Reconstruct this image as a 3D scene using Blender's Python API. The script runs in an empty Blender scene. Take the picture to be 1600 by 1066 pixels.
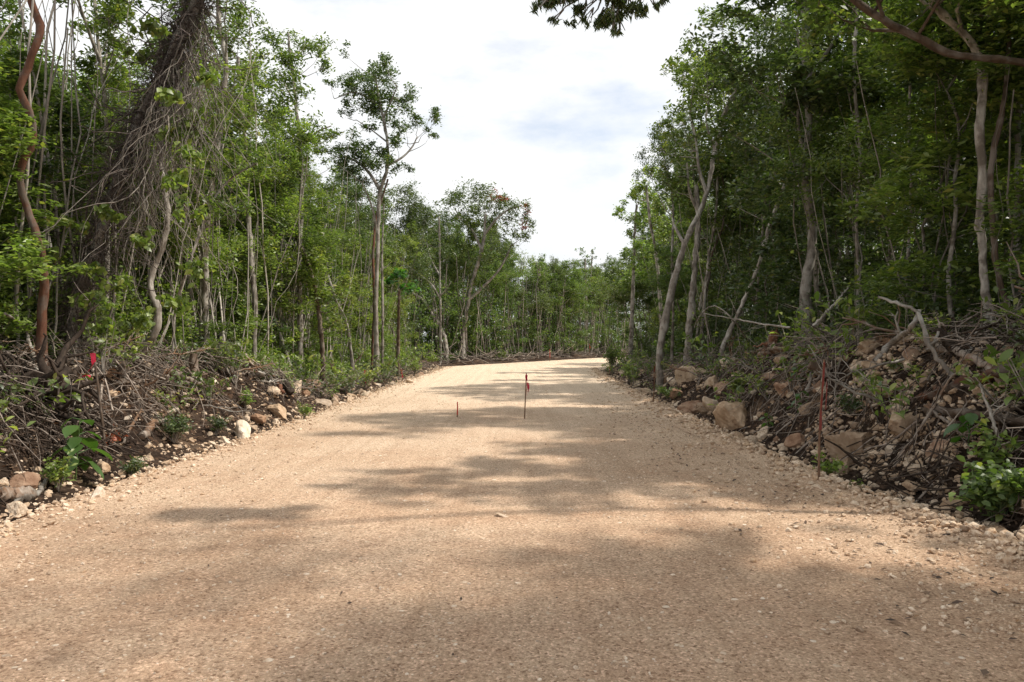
import bpy, math, random
import numpy as np
from mathutils import Vector

PI = math.pi
C = bpy.context.scene.collection
scene = bpy.context.scene

# ------------------------------------------------------------------ camera
F = 1150.0                       # focal length in pixels of a 1600 wide frame
CAMZ = 1.6
cam_data = bpy.data.cameras.new("camera")
cam = bpy.data.objects.new("camera", cam_data); C.objects.link(cam)
cam.location = (0, 0, CAMZ); cam.rotation_euler = (PI / 2, 0, 0)
cam_data.sensor_width = 36.0; cam_data.lens = 36.0 * F / 1600.0
cam_data.clip_start = 0.05; cam_data.clip_end = 2000
scene.camera = cam

# ------------------------------------------------------------------ world, sun, exposure
SUN_EL, SUN_ROT = math.radians(54), math.radians(87)
world = bpy.data.worlds.new("World"); scene.world = world; world.use_nodes = True
nt = world.node_tree; nt.nodes.clear()
def N(t, kind, **kw):
    n = t.nodes.new(kind)
    for k, v in kw.items(): setattr(n, k, v)
    return n
wout = N(nt, "ShaderNodeOutputWorld")
sky = N(nt, "ShaderNodeTexSky", sky_type='NISHITA', sun_disc=False)
sky.sun_elevation = SUN_EL; sky.sun_rotation = SUN_ROT
sky.air_density = 1.0; sky.dust_density = 1.5; sky.ozone_density = 1.0
bg1 = N(nt, "ShaderNodeBackground"); bg1.inputs['Strength'].default_value = 0.13
nt.links.new(sky.outputs[0], bg1.inputs['Color'])
tc = N(nt, "ShaderNodeTexCoord")
mp = N(nt, "ShaderNodeMapping"); mp.inputs['Scale'].default_value = (1.0, 1.0, 2.6); mp.inputs['Location'].default_value = (3.1, 0.4, 0.3)
nt.links.new(tc.outputs['Generated'], mp.inputs['Vector'])
n1 = N(nt, "ShaderNodeTexNoise"); n1.inputs['Scale'].default_value = 2.6; n1.inputs['Detail'].default_value = 9; n1.inputs['Roughness'].default_value = .58
nt.links.new(mp.outputs[0], n1.inputs['Vector'])
cr = N(nt, "ShaderNodeValToRGB")                    # how much cloud covers the blue
cr.color_ramp.elements[0].position = .30; cr.color_ramp.elements[0].color = (.35, .35, .35, 1)
cr.color_ramp.elements[1].position = .49; cr.color_ramp.elements[1].color = (1, 1, 1, 1)
nt.links.new(n1.outputs['Fac'], cr.inputs['Fac'])
n2 = N(nt, "ShaderNodeTexNoise"); n2.inputs['Scale'].default_value = 4.5; n2.inputs['Detail'].default_value = 8
nt.links.new(mp.outputs[0], n2.inputs['Vector'])
cr2 = N(nt, "ShaderNodeValToRGB")                   # cloud brightness
cr2.color_ramp.elements[0].position = .34; cr2.color_ramp.elements[0].color = (.85, .875, .895, 1)
cr2.color_ramp.elements[1].position = .58; cr2.color_ramp.elements[1].color = (.96, .965, .965, 1)
nt.links.new(n2.outputs['Fac'], cr2.inputs['Fac'])
bg2 = N(nt, "ShaderNodeBackground"); bg2.inputs['Strength'].default_value = .82
nt.links.new(cr2.outputs[0], bg2.inputs['Color'])
mx = N(nt, "ShaderNodeMixShader")
nt.links.new(cr.outputs[0], mx.inputs[0]); nt.links.new(bg1.outputs[0], mx.inputs[1]); nt.links.new(bg2.outputs[0], mx.inputs[2])
nt.links.new(mx.outputs[0], wout.inputs['Surface'])

sun_data = bpy.data.lights.new("sun", 'SUN'); sun_data.energy = 3.6; sun_data.angle = math.radians(1.4)
sun_data.color = (1.0, .94, .84)
sun = bpy.data.objects.new("sun", sun_data); C.objects.link(sun)
sdir = Vector((math.sin(SUN_ROT) * math.cos(SUN_EL), math.cos(SUN_ROT) * math.cos(SUN_EL), math.sin(SUN_EL)))
sun.rotation_euler = sdir.to_track_quat('Z', 'Y').to_euler()

vs = scene.view_settings
vs.view_transform = 'Standard'; vs.look = 'None'; vs.exposure = 0.48; vs.gamma = 1.0; vs.use_curve_mapping = False
cy = scene.cycles
cy.max_bounces = 6; cy.diffuse_bounces = 4; cy.glossy_bounces = 2; cy.transmission_bounces = 4; cy.transparent_max_bounces = 4
cy.use_denoising = True

# ------------------------------------------------------------------ numpy mesh helpers
def mk(name, parts, mat, loc=(0, 0, 0), parent=None, flat=False, data_only=False):
    """parts: list of (V (n,3), F (m,k)) with k in 3/4; joined into ONE mesh object"""
    me = bpy.data.meshes.new(name)
    Vs, loops, totals, off = [], [], [], 0
    for V, Fc in parts:
        if len(V) == 0: continue
        Vs.append(V); loops.append((Fc + off).ravel()); totals.append(np.full(len(Fc), Fc.shape[1], np.int32)); off += len(V)
    V = np.concatenate(Vs).astype(np.float32); L = np.concatenate(loops).astype(np.int32); T = np.concatenate(totals)
    me.vertices.add(len(V)); me.vertices.foreach_set('co', (V - np.array(loc, np.float32)).ravel())
    me.loops.add(len(L)); me.loops.foreach_set('vertex_index', L)
    me.polygons.add(len(T)); st = np.concatenate([[0], np.cumsum(T)[:-1]]).astype(np.int32)
    me.polygons.foreach_set('loop_start', st)
    me.update(calc_edges=True)
    if flat: me.shade_flat()
    if mat: me.materials.append(mat)
    if data_only: return me
    o = bpy.data.objects.new(name, me); C.objects.link(o)
    if parent is not None: o.parent = parent
    else: o.location = loc
    return o

def unit(v):
    return v / np.maximum(np.linalg.norm(v, axis=-1, keepdims=True), 1e-9)

def tubes(P, R, sides=5, caps=True, rough=0, seed=1):
    """P (n,k,3), R (n,k) -> joined tubes; tips closed by a point when the radius is small"""
    P = np.asarray(P, float); R = np.asarray(R, float)
    n, k, _ = P.shape
    T = np.empty_like(P); T[:, 1:-1] = P[:, 2:] - P[:, :-2]; T[:, 0] = P[:, 1] - P[:, 0]; T[:, -1] = P[:, -1] - P[:, -2]
    T = unit(T)
    m = unit(P[:, -1] - P[:, 0])
    ref = np.where(np.abs(m[:, 2:3]) > .8, np.array([[1., 0, 0]]), np.array([[0, 0, 1.]]))
    A = unit(np.cross(T, ref[:, None, :])); B = np.cross(T, A)
    a = np.arange(sides) * 2 * PI / sides
    R = np.repeat(R[:, :, None], sides, 2)
    if rough:
        g = np.random.default_rng(seed); w = g.normal(0, 1, (n, k + 4, sides)); w = (w[:, :-4] + 2 * w[:, 1:-3] + 3 * w[:, 2:-2] + 2 * w[:, 3:-1] + w[:, 4:]) / 4.4
        w = (w + np.roll(w, 1, 2)) * .6; w += 1.2 * g.normal(0, 1, (n, 1, sides)); R = R * (1 + rough * w)
    V = P[:, :, None, :] + R[:, :, :, None] * (A[:, :, None, :] * np.cos(a)[None, None, :, None] + B[:, :, None, :] * np.sin(a)[None, None, :, None])
    V = V.reshape(-1, 3)
    i = np.arange(n)[:, None, None] * k * sides; j = np.arange(k - 1)[None, :, None] * sides; s = np.arange(sides)[None, None, :]
    s2 = (s + 1) % sides
    Fq = np.stack([i + j + s, i + j + s2, i + j + sides + s2, i + j + sides + s], -1).reshape(-1, 4)
    out = [(V, Fq)]
    if caps:
        for e, ring in ((0, 0), (1, (k - 1) * sides)):
            ctr = P[:, -1] if e else P[:, 0]
            Vc = np.concatenate([V.reshape(n, k * sides, 3)[:, ring:ring + sides], ctr[:, None]], 1).reshape(-1, 3)
            b = np.arange(n)[:, None] * (sides + 1); s1 = np.arange(sides)[None]
            nx = (s1 + 1) % sides
            tri = np.stack([b + (s1 if e else nx), b + (nx if e else s1), np.broadcast_to(b + sides, (n, sides))], -1).reshape(-1, 3)
            out.append((Vc, tri))
    return out

def resample(pts, k, rad=None):
    """smooth a polyline (Catmull-Rom) and give k points evenly spaced"""
    p = np.asarray(pts, float)
    q = np.vstack([2 * p[0] - p[1], p, 2 * p[-1] - p[-2]])
    out = []
    for i in range(1, len(q) - 2):
        t = np.linspace(0, 1, 8, endpoint=False)[:, None]
        a, b, c, d = q[i - 1], q[i], q[i + 1], q[i + 2]
        out.append(.5 * ((2 * b) + (-a + c) * t + (2 * a - 5 * b + 4 * c - d) * t ** 2 + (-a + 3 * b - 3 * c + d) * t ** 3))
    out.append(p[-1:]); s = np.vstack(out)
    L = np.concatenate([[0], np.cumsum(np.linalg.norm(np.diff(s, axis=0), axis=1))])
    u = np.linspace(0, L[-1], k)
    return np.stack([np.interp(u, L, s[:, a]) for a in range(3)], 1)

def leaves(rng, ctr, size, aspect=.42, droop=.35, flatness=.42, detail=False):
    """one folded leaf face per centre; size = leaf length"""
    n = len(ctr)
    size = np.broadcast_to(size, (n,)) * rng.uniform(.6, 1.25, n)
    az = rng.uniform(0, 2 * PI, n)
    t = unit(np.stack([np.cos(az), np.sin(az), rng.normal(-droop, .35, n)], -1))
    up = unit(np.stack([rng.normal(0, 1 - flatness, n), rng.normal(0, 1 - flatness, n), np.ones(n) * .8], -1))
    s = unit(np.cross(t, up)); nn = np.cross(s, t)
    L = size[:, None]; W = L * aspect
    b = ctr - t * L * .5
    if not detail:
        V = np.stack([b, b + t * L * .45 + s * W * .5 + nn * L * .05, b + t * L - nn * L * .08, b + t * L * .45 - s * W * .5 + nn * L * .05], 1).reshape(-1, 3)
        Fq = np.arange(n * 4).reshape(n, 4)
        return (V, Fq)
    cols = []
    for u, w, h in ((0, .0, 0), (.25, .38, .03), (.6, .48, .03), (1, 0, -.12)):
        m = b + t * L * u + nn * L * (h - .04)
        if w == 0: cols.append(m)
        else: cols += [m - s * W * w + nn * L * .06, m, m + s * W * w + nn * L * .06]
    V = np.stack(cols, 1)            # 0 ; 1 2 3 ; 4 5 6 ; 7
    q = np.array([[0, 3, 2, 1], [1, 2, 5, 4], [2, 3, 6, 5], [4, 5, 6, 7]])
    Fq = (np.arange(n)[:, None, None] * 8 + q[None]).reshape(-1, 4)
    return (V.reshape(-1, 3), Fq)

def clump(rng, c, r, n, squash=.75, sub=5):
    """leaf centres of one uneven clump: a few smaller knots inside radius r"""
    k = max(1, sub)
    sc = rng.normal(0, .45, (k, 3)) * r; sc[:, 2] *= squash
    idx = rng.integers(0, k, n)
    p = sc[idx] + rng.normal(0, .27, (n, 3)) * r * np.array([1, 1, squash])
    return np.asarray(c) + p

def interp(x, xs, ys): return np.interp(x, xs, ys)
def sstep(t): t = np.clip(t, 0, 1); return t * t * (3 - 2 * t)
_rn = np.random.default_rng(5).random((256, 256))
def vnoise(x, y):
    xi = np.floor(x).astype(int); yi = np.floor(y).astype(int); fx = x - xi; fy = y - yi
    fx = fx * fx * (3 - 2 * fx); fy = fy * fy * (3 - 2 * fy)
    g = lambda a, b: _rn[a % 256, b % 256]
    return (g(xi, yi) * (1 - fx) + g(xi + 1, yi) * fx) * (1 - fy) + (g(xi, yi + 1) * (1 - fx) + g(xi + 1, yi + 1) * fx) * fy
def fbm(x, y, o=4):
    s = 0; a = .5
    for i in range(o): s = s + a * (vnoise(x * 2 ** i + 17 * i, y * 2 ** i + 31 * i) - .5); a *= .5
    return s

# ------------------------------------------------------------------ terrain
def xl(y): return interp(y, [-40, 0, 20, 46, 56, 70, 84, 100, 140], [-5.2, -4.5, -4.3, -4.1, 1.0, 8.2, 18, 31, 60])
def xr(y): return interp(y, [-40, 5, 8, 12, 20, 30, 41, 50, 62, 74, 140], [5, 4.0, 3.6, 3.55, 3.7, 4.0, 4.6, 7.5, 15, 26, 95])
def HL(y): return interp(y, [-10, 3, 6, 9, 13, 17, 21, 26, 45, 60], [.8, .85, 1.0, 1.18, 1.18, .9, .5, .32, .25, .3])
def HR(y): return interp(y, [-10, 3, 5, 7, 9, 11, 15, 20, 26, 35, 60], [.6, .8, 1.0, 1.28, 1.45, 1.42, 1.3, .95, .6, .4, .3])
def ground_h(x, y):
    x = np.asarray(x, float); y = np.asarray(y, float)
    sl = xl(y) - x; sr = x - xr(y)
    a = HL(y) * (sstep((sl + .1) / 2.0) - .35 * sstep((sl - 2.6) / 3))
    b = HR(y) * (sstep((sr - .12) / 1.75) - .3 * sstep((sr - 2.4) / 3))
    out = np.where(sl > -.1, a, 0) + np.where(sr > 0, b, 0)
    m = sstep(np.maximum(sl, sr) / 1.2)
    out = out + m * (fbm(x * .9, y * .9, 5) * .75) + sstep(np.maximum(sl, sr) / .4) * fbm(x * 4, y * 4, 3) * .14
    dip = np.exp(-((sr - .45) / .22) ** 2) * .10 * (y > 3)
    return out - .035 - dip * 0.6
def gh(x, y): return float(ground_h(x, y))
def P(px, py, d): return np.array([(px - 800) / F * d, d, CAMZ + (533 - py) / F * d])
def pix(p): return 800 + p[0] / p[1] * F, 533 - (p[2] - CAMZ) / p[1] * F

def skyline(px):
    return np.interp(px, [-100, 60, 90, 135, 180, 225, 260, 330, 385, 420, 500, 525, 560, 600, 640, 700, 830, 850, 880, 935, 965, 985, 1010, 1045, 1100, 1125, 1160, 1250, 1320, 1450, 1600], [-80, -30, 45, 30, 45, 40, -30, 10, 50, 60, 110, 230, 300, 320, 310, 325, 345, 395, 400, 405, 400, 330, 260, 150, 40, 0, -150, -160, -60, -120, -250])
def px_(x, y): return 800 + x / y * F
def max_h(x, y, cr=1.0):
    px = 800 + np.asarray(x) / y * F; w = cr / y * F
    return CAMZ + (533 - np.maximum(skyline(px - w), skyline(px + w))) / F * y

# ------------------------------------------------------------------ materials
def newmat(name):
    m = bpy.data.materials.new(name); m.use_nodes = True
    t = m.node_tree; t.nodes.clear()
    out = N(t, "ShaderNodeOutputMaterial")
    return m, t, out
def ramp(t, fac, stops):
    r = N(t, "ShaderNodeValToRGB"); e = r.color_ramp.elements
    while len(e) < len(stops): e.new(.5)
    for el, (p, c) in zip(e, stops): el.position = p; el.color = (*c, 1)
    t.links.new(fac, r.inputs['Fac']); return r
def noise(t, scale, detail=4, rough=.55, vec=None, dist=0):
    n = N(t, "ShaderNodeTexNoise"); n.inputs['Scale'].default_value = scale; n.inputs['Detail'].default_value = detail
    n.inputs['Roughness'].default_value = rough; n.inputs['Distortion'].default_value = dist
    if vec is not None: t.links.new(vec, n.inputs['Vector'])
    return n
def mixc(t, fac, a, b, mode='MIX'):
    m = N(t, "ShaderNodeMix", data_type='RGBA', blend_type=mode)
    for s, v in ((0, fac), (6, a), (7, b)):
        if hasattr(v, 'is_linked') or isinstance(v, bpy.types.NodeSocket): t.links.new(v, m.inputs[s])
        elif s == 0: m.inputs[0].default_value = v
        else: m.inputs[s].default_value = (*v, 1)
    return m.outputs[2]
def math_(t, op, a, b=0.0):
    m = N(t, "ShaderNodeMath", operation=op)
    for i, v in enumerate((a, b)):
        if isinstance(v, bpy.types.NodeSocket): t.links.new(v, m.inputs[i])
        else: m.inputs[i].default_value = v
    return m.outputs[0]
def objvec(t):
    return N(t, "ShaderNodeTexCoord").outputs['Object']

def leaf_mat(name, c0, c1, c2, trans=.42, gloss=.35):
    m, t, out = newmat(name)
    g = N(t, "ShaderNodeNewGeometry"); oi = N(t, "ShaderNodeObjectInfo")
    r = ramp(t, g.outputs['Random Per Island'], [(0, c0), (.55, c1), (.9, c2), (1, (c2[0] * 1.5, c2[1] * 1.15, c2[2]))])
    nz = noise(t, .9, 3, vec=g.outputs['Position'])
    hs = N(t, "ShaderNodeHueSaturation")
    hue = N(t, "ShaderNodeMapRange"); hue.inputs[3].default_value = .482; hue.inputs[4].default_value = .515
    t.links.new(oi.outputs['Random'], hue.inputs[0]); t.links.new(hue.outputs[0], hs.inputs['Hue'])
    val = N(t, "ShaderNodeMapRange"); val.inputs[1].default_value = .3; val.inputs[2].default_value = .7; val.inputs[3].default_value = .72; val.inputs[4].default_value = 1.28
    t.links.new(nz.outputs['Fac'], val.inputs[0]); t.links.new(val.outputs[0], hs.inputs['Value'])
    hs.inputs['Saturation'].default_value = .95
    t.links.new(r.outputs[0], hs.inputs['Color'])
    b = N(t, "ShaderNodeBsdfPrincipled"); b.inputs['Roughness'].default_value = .42; b.inputs['Specular IOR Level'].default_value = gloss + .15
    t.links.new(hs.outputs[0], b.inputs['Base Color'])
    tl = N(t, "ShaderNodeBsdfTranslucent")
    tcol = mixc(t, 1.0, hs.outputs[0], (1.25, 1.5, .55), 'MULTIPLY'); t.links.new(tcol, tl.inputs['Color'])
    mx = N(t, "ShaderNodeMixShader"); mx.inputs[0].default_value = trans
    t.links.new(b.outputs[0], mx.inputs[1]); t.links.new(tl.outputs[0], mx.inputs[2]); t.links.new(mx.outputs[0], out.inputs['Surface'])
    return m

def bark_mat(name, ca, cb, patch=None, scale=6, bump=.4, island=False):
    m, t, out = newmat(name); v = objvec(t)
    mpn = N(t, "ShaderNodeMapping"); mpn.inputs['Scale'].default_value = (1, 1, .3); t.links.new(v, mpn.inputs['Vector'])
    n = noise(t, scale * 3, 6, .65, mpn.outputs[0]); n2 = noise(t, scale * .5, 4, .6, v)
    col = ramp(t, n.outputs['Fac'], [(.3, ca), (.68, cb)]).outputs[0]
    if patch:
        msk = ramp(t, n2.outputs['Fac'], [(.47, (0, 0, 0)), (.58, (1, 1, 1))]).outputs[0]
        col = mixc(t, msk, col, patch)
    oi = N(t, "ShaderNodeObjectInfo"); src = oi.outputs['Random']
    if island: src = N(t, "ShaderNodeNewGeometry").outputs['Random Per Island']
    val = N(t, "ShaderNodeMapRange"); val.inputs[3].default_value = .45 if island else .75; val.inputs[4].default_value = 1.5 if island else 1.2
    t.links.new(src, val.inputs[0])
    hs = N(t, "ShaderNodeHueSaturation"); t.links.new(val.outputs[0], hs.inputs['Value']); t.links.new(col, hs.inputs['Color'])
    b = N(t, "ShaderNodeBsdfPrincipled"); b.inputs['Roughness'].default_value = .85; b.inputs['Specular IOR Level'].default_value = .2
    t.links.new(hs.outputs[0], b.inputs['Base Color'])
    bp = N(t, "ShaderNodeBump"); bp.inputs['Strength'].default_value = bump; bp.inputs['Distance'].default_value = .02
    t.links.new(n.outputs['Fac'], bp.inputs['Height']); t.links.new(bp.outputs[0], b.inputs['Normal'])
    t.links.new(b.outputs[0], out.inputs['Surface']); return m

def rock_mat(name, ca, cb, dirt, sc=3):
    m, t, out = newmat(name); v = objvec(t)
    g = N(t, "ShaderNodeNewGeometry"); oi = N(t, "ShaderNodeObjectInfo")
    n = noise(t, sc * 2, 7, .65, v); n2 = noise(t, sc * 9, 5, .7, v)
    col = ramp(t, n.outputs['Fac'], [(.3, dirt), (.42, ca), (.7, cb)]).outputs[0]
    rnd = math_(t, 'FRACT', math_(t, 'ADD', g.outputs['Random Per Island'], oi.outputs['Random']))
    tint = ramp(t, rnd, [(0, (.62, .55, .5)), (.35, (.95, .82, .7)), (.7, (1.05, 1.0, .95)), (1, (1.3, 1.25, 1.2))]).outputs[0]
    col = mixc(t, 1.0, col, tint, 'MULTIPLY')
    b = N(t, "ShaderNodeBsdfPrincipled"); b.inputs['Roughness'].default_value = .9; b.inputs['Specular IOR Level'].default_value = .15
    t.links.new(col, b.inputs['Base Color'])
    bp = N(t, "ShaderNodeBump"); bp.inputs['Strength'].default_value = .6; bp.inputs['Distance'].default_value = .02
    hgt = math_(t, 'ADD', n.outputs['Fac'], math_(t, 'MULTIPLY', n2.outputs['Fac'], .5))
    t.links.new(hgt, bp.inputs['Height']); t.links.new(bp.outputs[0], b.inputs['Normal'])
    t.links.new(b.outputs[0], out.inputs['Surface']); return m

def plain_mat(name, c, rough=.7, trans=0, var=.15):
    m, t, out = newmat(name); v = objvec(t)
    n = noise(t, 40, 4, .6, v)
    col = ramp(t, n.outputs['Fac'], [(.3, tuple(x * (1 - var) for x in c)), (.7, tuple(min(1, x * (1 + var)) for x in c))]).outputs[0]
    b = N(t, "ShaderNodeBsdfPrincipled"); b.inputs['Roughness'].default_value = rough; t.links.new(col, b.inputs['Base Color'])
    if trans:
        tl = N(t, "ShaderNodeBsdfTranslucent"); t.links.new(col, tl.inputs['Color'])
        mx = N(t, "ShaderNodeMixShader"); mx.inputs[0].default_value = trans
        t.links.new(b.outputs[0], mx.inputs[1]); t.links.new(tl.outputs[0], mx.inputs[2]); t.links.new(mx.outputs[0], out.inputs['Surface'])
    else: t.links.new(b.outputs[0], out.inputs['Surface'])
    return m

M = {}
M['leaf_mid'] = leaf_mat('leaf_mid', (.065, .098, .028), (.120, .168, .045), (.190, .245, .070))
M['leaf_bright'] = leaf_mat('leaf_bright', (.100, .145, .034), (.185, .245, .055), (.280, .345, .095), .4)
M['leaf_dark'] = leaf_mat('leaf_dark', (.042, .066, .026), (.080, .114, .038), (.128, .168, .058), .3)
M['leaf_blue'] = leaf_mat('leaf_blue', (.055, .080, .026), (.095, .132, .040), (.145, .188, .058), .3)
M['leaf_broad'] = leaf_mat('leaf_broad', (.045, .110, .022), (.070, .160, .030), (.110, .230, .040), .4, .5)
M['bark_pale'] = bark_mat('bark_pale', (.22, .19, .16), (.50, .46, .41), (.16, .135, .11))
M['bark_grey'] = bark_mat('bark_grey', (.12, .10, .082), (.33, .29, .25), (.40, .37, .33))
M['bark_brown'] = bark_mat('bark_brown', (.055, .038, .028), (.17, .12, .085), (.22, .18, .15))
M['bark_red'] = bark_mat('bark_red', (.085, .036, .022), (.20, .092, .056), (.16, .125, .10), bump=.6, scale=5)
M['vine'] = bark_mat('vine', (.055, .042, .036), (.18, .145, .13), island=True)
M['liana'] = bark_mat('liana', (.12, .10, .08), (.34, .30, .26), island=True)
M['liana_pale'] = bark_mat('liana_pale', (.20, .175, .15), (.46, .42, .37), island=True)
M['twig'] = bark_mat('twig', (.10, .078, .062), (.34, .28, .235), island=True)
M['deadwood'] = bark_mat('deadwood', (.13, .095, .07), (.40, .34, .29), (.22, .13, .08), bump=.7)
M['darkwood'] = bark_mat('darkwood', (.02, .014, .010), (.085, .06, .045), bump=.8)
M['rock'] = rock_mat('rock', (.42, .33, .245), (.64, .55, .45), (.15, .09, .06))
M['rock_white'] = rock_mat('rock_white', (.55, .47, .38), (.75, .68, .60), (.34, .22, .14))
M['rock_red'] = rock_mat('rock_red', (.30, .20, .145), (.52, .40, .31), (.12, .065, .045))
M['gravel'] = rock_mat('gravel', (.56, .44, .33), (.74, .65, .54), (.34, .23, .15), 20)
M['gravel_pale'] = rock_mat('gravel_pale', (.60, .49, .38), (.78, .72, .64), (.42, .28, .18), 20)
M['charred'] = plain_mat('charred', (.025, .02, .018), .8, 0, .4)

def litter_mat():
    m, t, out = newmat('dry_leaf'); g = N(t, "ShaderNodeNewGeometry")
    r = ramp(t, g.outputs['Random Per Island'], [(0, (.03, .018, .012)), (.5, (.085, .05, .032)), (.85, (.17, .11, .07)), (1, (.30, .16, .07))])
    b = N(t, "ShaderNodeBsdfPrincipled"); b.inputs['Roughness'].default_value = .8
    t.links.new(r.outputs[0], b.inputs['Base Color']); t.links.new(b.outputs[0], out.inputs['Surface']); return m
M['litter'] = litter_mat()

def road_mat():
    m, t, out = newmat('crushed_limestone'); v = objvec(t)
    big = noise(t, .35, 5, .6, v, .6); mid = noise(t, 2.2, 6, .65, v, .4); fine = noise(t, 45, 6, .75, v); grit = noise(t, 170, 3, .8, v)
    col = ramp(t, big.outputs['Fac'], [(.3, (.485, .322, .216)), (.7, (.60, .425, .303))]).outputs[0]
    col = mixc(t, ramp(t, mid.outputs['Fac'], [(.35, (0, 0, 0)), (.75, (.8, .8, .8))]).outputs[0], col, (.62, .465, .335))
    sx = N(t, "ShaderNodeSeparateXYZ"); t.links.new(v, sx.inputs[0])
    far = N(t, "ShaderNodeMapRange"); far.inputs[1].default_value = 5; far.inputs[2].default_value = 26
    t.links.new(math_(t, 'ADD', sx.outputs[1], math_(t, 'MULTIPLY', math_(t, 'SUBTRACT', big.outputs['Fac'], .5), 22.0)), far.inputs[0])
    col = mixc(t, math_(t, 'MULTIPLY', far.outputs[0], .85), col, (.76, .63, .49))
    ms = N(t, "ShaderNodeMapping"); ms.inputs['Scale'].default_value = (3.2, .09, 1); t.links.new(v, ms.inputs['Vector'])
    gr = noise(t, 1.6, 5, .6, ms.outputs[0], .3)
    col = mixc(t, 1.0, col, ramp(t, gr.outputs['Fac'], [(.32, (.89, .87, .85)), (.5, (1, 1, 1)), (.68, (1.06, 1.06, 1.06))]).outputs[0], 'MULTIPLY')
    vo = N(t, "ShaderNodeTexVoronoi"); vo.inputs['Scale'].default_value = 75; t.links.new(v, vo.inputs['Vector']); vo.inputs['Randomness'].default_value = 1
    sep = N(t, "ShaderNodeSeparateColor"); t.links.new(vo.outputs['Color'], sep.inputs[0])
    tint = ramp(t, sep.outputs[0], [(0, (.50, .44, .40)), (.2, (.88, .84, .80)), (.8, (1.05, 1.04, 1.02)), (1, (1.40, 1.42, 1.45))]).outputs[0]
    col = mixc(t, 1.0, col, tint, 'MULTIPLY')
    col = mixc(t, 1.0, col, ramp(t, fine.outputs['Fac'], [(.3, (.55, .50, .46)), (.5, (1, 1, 1)), (.72, (1.22, 1.2, 1.18))]).outputs[0], 'MULTIPLY')
    col = mixc(t, 1.0, col, ramp(t, grit.outputs['Fac'], [(.33, (.68, .64, .6)), (.5, (1, 1, 1)), (.7, (1.15, 1.15, 1.15))]).outputs[0], 'MULTIPLY')
    b = N(t, "ShaderNodeBsdfPrincipled"); b.inputs['Roughness'].default_value = .95; b.inputs['Specular IOR Level'].default_value = .1
    t.links.new(col, b.inputs['Base Color'])
    h = math_(t, 'ADD', math_(t, 'MULTIPLY', fine.outputs['Fac'], .9), math_(t, 'MULTIPLY', vo.outputs['Distance'], -.5))
    h = math_(t, 'ADD', h, math_(t, 'MULTIPLY', grit.outputs['Fac'], .5))
    bp = N(t, "ShaderNodeBump"); bp.inputs['Strength'].default_value = .75; bp.inputs['Distance'].default_value = .02
    t.links.new(h, bp.inputs['Height']); t.links.new(bp.outputs[0], b.inputs['Normal'])
    t.links.new(b.outputs[0], out.inputs['Surface']); return m
M['road'] = road_mat()

def ground_mat():
    m, t, out = newmat('forest_soil'); v = objvec(t)
    n = noise(t, 1.2, 6, .65, v, .5); f = noise(t, 22, 6, .75, v)
    vo = N(t, "ShaderNodeTexVoronoi"); vo.inputs['Scale'].default_value = 16; t.links.new(v, vo.inputs['Vector'])
    sep = N(t, "ShaderNodeSeparateColor"); t.links.new(vo.outputs['Color'], sep.inputs[0])
    col = ramp(t, n.outputs['Fac'], [(.32, (.032, .022, .017)), (.56, (.070, .047, .034)), (.76, (.22, .155, .105))]).outputs[0]
    col = mixc(t, 1, col, ramp(t, sep.outputs[0], [(0, (.5, .45, .42)), (.7, (1, 1, 1)), (1, (2.0, 1.8, 1.6))]).outputs[0], 'MULTIPLY')
    col = mixc(t, 1, col, ramp(t, f.outputs['Fac'], [(.3, (.5, .5, .5)), (.7, (1.4, 1.4, 1.4))]).outputs[0], 'MULTIPLY')
    b = N(t, "ShaderNodeBsdfPrincipled"); b.inputs['Roughness'].default_value = 1; b.inputs['Specular IOR Level'].default_value = .1
    t.links.new(col, b.inputs['Base Color'])
    h = math_(t, 'ADD', f.outputs['Fac'], math_(t, 'MULTIPLY', vo.outputs['Distance'], -.6))
    bp = N(t, "ShaderNodeBump"); bp.inputs['Strength'].default_value = 1; bp.inputs['Distance'].default_value = .05
    t.links.new(h, bp.inputs['Height']); t.links.new(bp.outputs[0], b.inputs['Normal'])
    t.links.new(b.outputs[0], out.inputs['Surface']); return m
M['ground'] = ground_mat()

# ------------------------------------------------------------------ tagging
def tag(o, label=None, cat=None, group=None, kind=None):
    if label: o['label'] = label
    if cat: o['category'] = cat
    if group: o['group'] = group
    if kind: o['kind'] = kind
    return o
def empty(name, loc, label=None, cat=None, group=None):
    o = bpy.data.objects.new(name, None); C.objects.link(o); o.location = loc; o.empty_display_size = .2
    return tag(o, label, cat, group)
def copy_thing(root, loc, rotz=0, sc=(1, 1, 1), label=None, group=None, rot=None):
    r = root.copy(); C.objects.link(r); r.location = loc; r.rotation_euler = rot if rot else (0, 0, rotz); r.scale = sc
    if label: r['label'] = label
    if group: r['group'] = group
    for ch in list(root.children):
        c = ch.copy(); C.objects.link(c); c.parent = r
        for g in list(ch.children):
            d = g.copy(); C.objects.link(d); d.parent = c
    return r

# ------------------------------------------------------------------ ground and road
def grid(xs, ys, hf):
    X, Y = np.meshgrid(xs, ys); Z = hf(X, Y); V = np.stack([X, Y, Z], -1).reshape(-1, 3)
    a = np.arange(len(ys) - 1)[:, None] * len(xs) + np.arange(len(xs) - 1)[None]
    return V, np.stack([a, a + 1, a + len(xs) + 1, a + len(xs)], -1).reshape(-1, 4)
gx = np.concatenate([[-900, -400, -200, -120, -80], np.arange(-60, -14, 1.5), np.arange(-14, -4, .13), np.arange(-4, 3.4, .4), np.arange(3.4, 13, .13), np.arange(13, 60, 1.5), [80, 120, 200, 400, 900]])
gy = np.concatenate([[-400, -150, -60, -30, -20, -12, -6, -2], np.arange(0, 4, .4), np.arange(4, 20, .14), np.arange(20, 45, .3), np.arange(45, 130, 1.0), [140, 170, 220, 300, 450, 900]])
tag(mk('ground', [grid(gx, gy, ground_h)], M['ground']), kind='structure')

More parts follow.
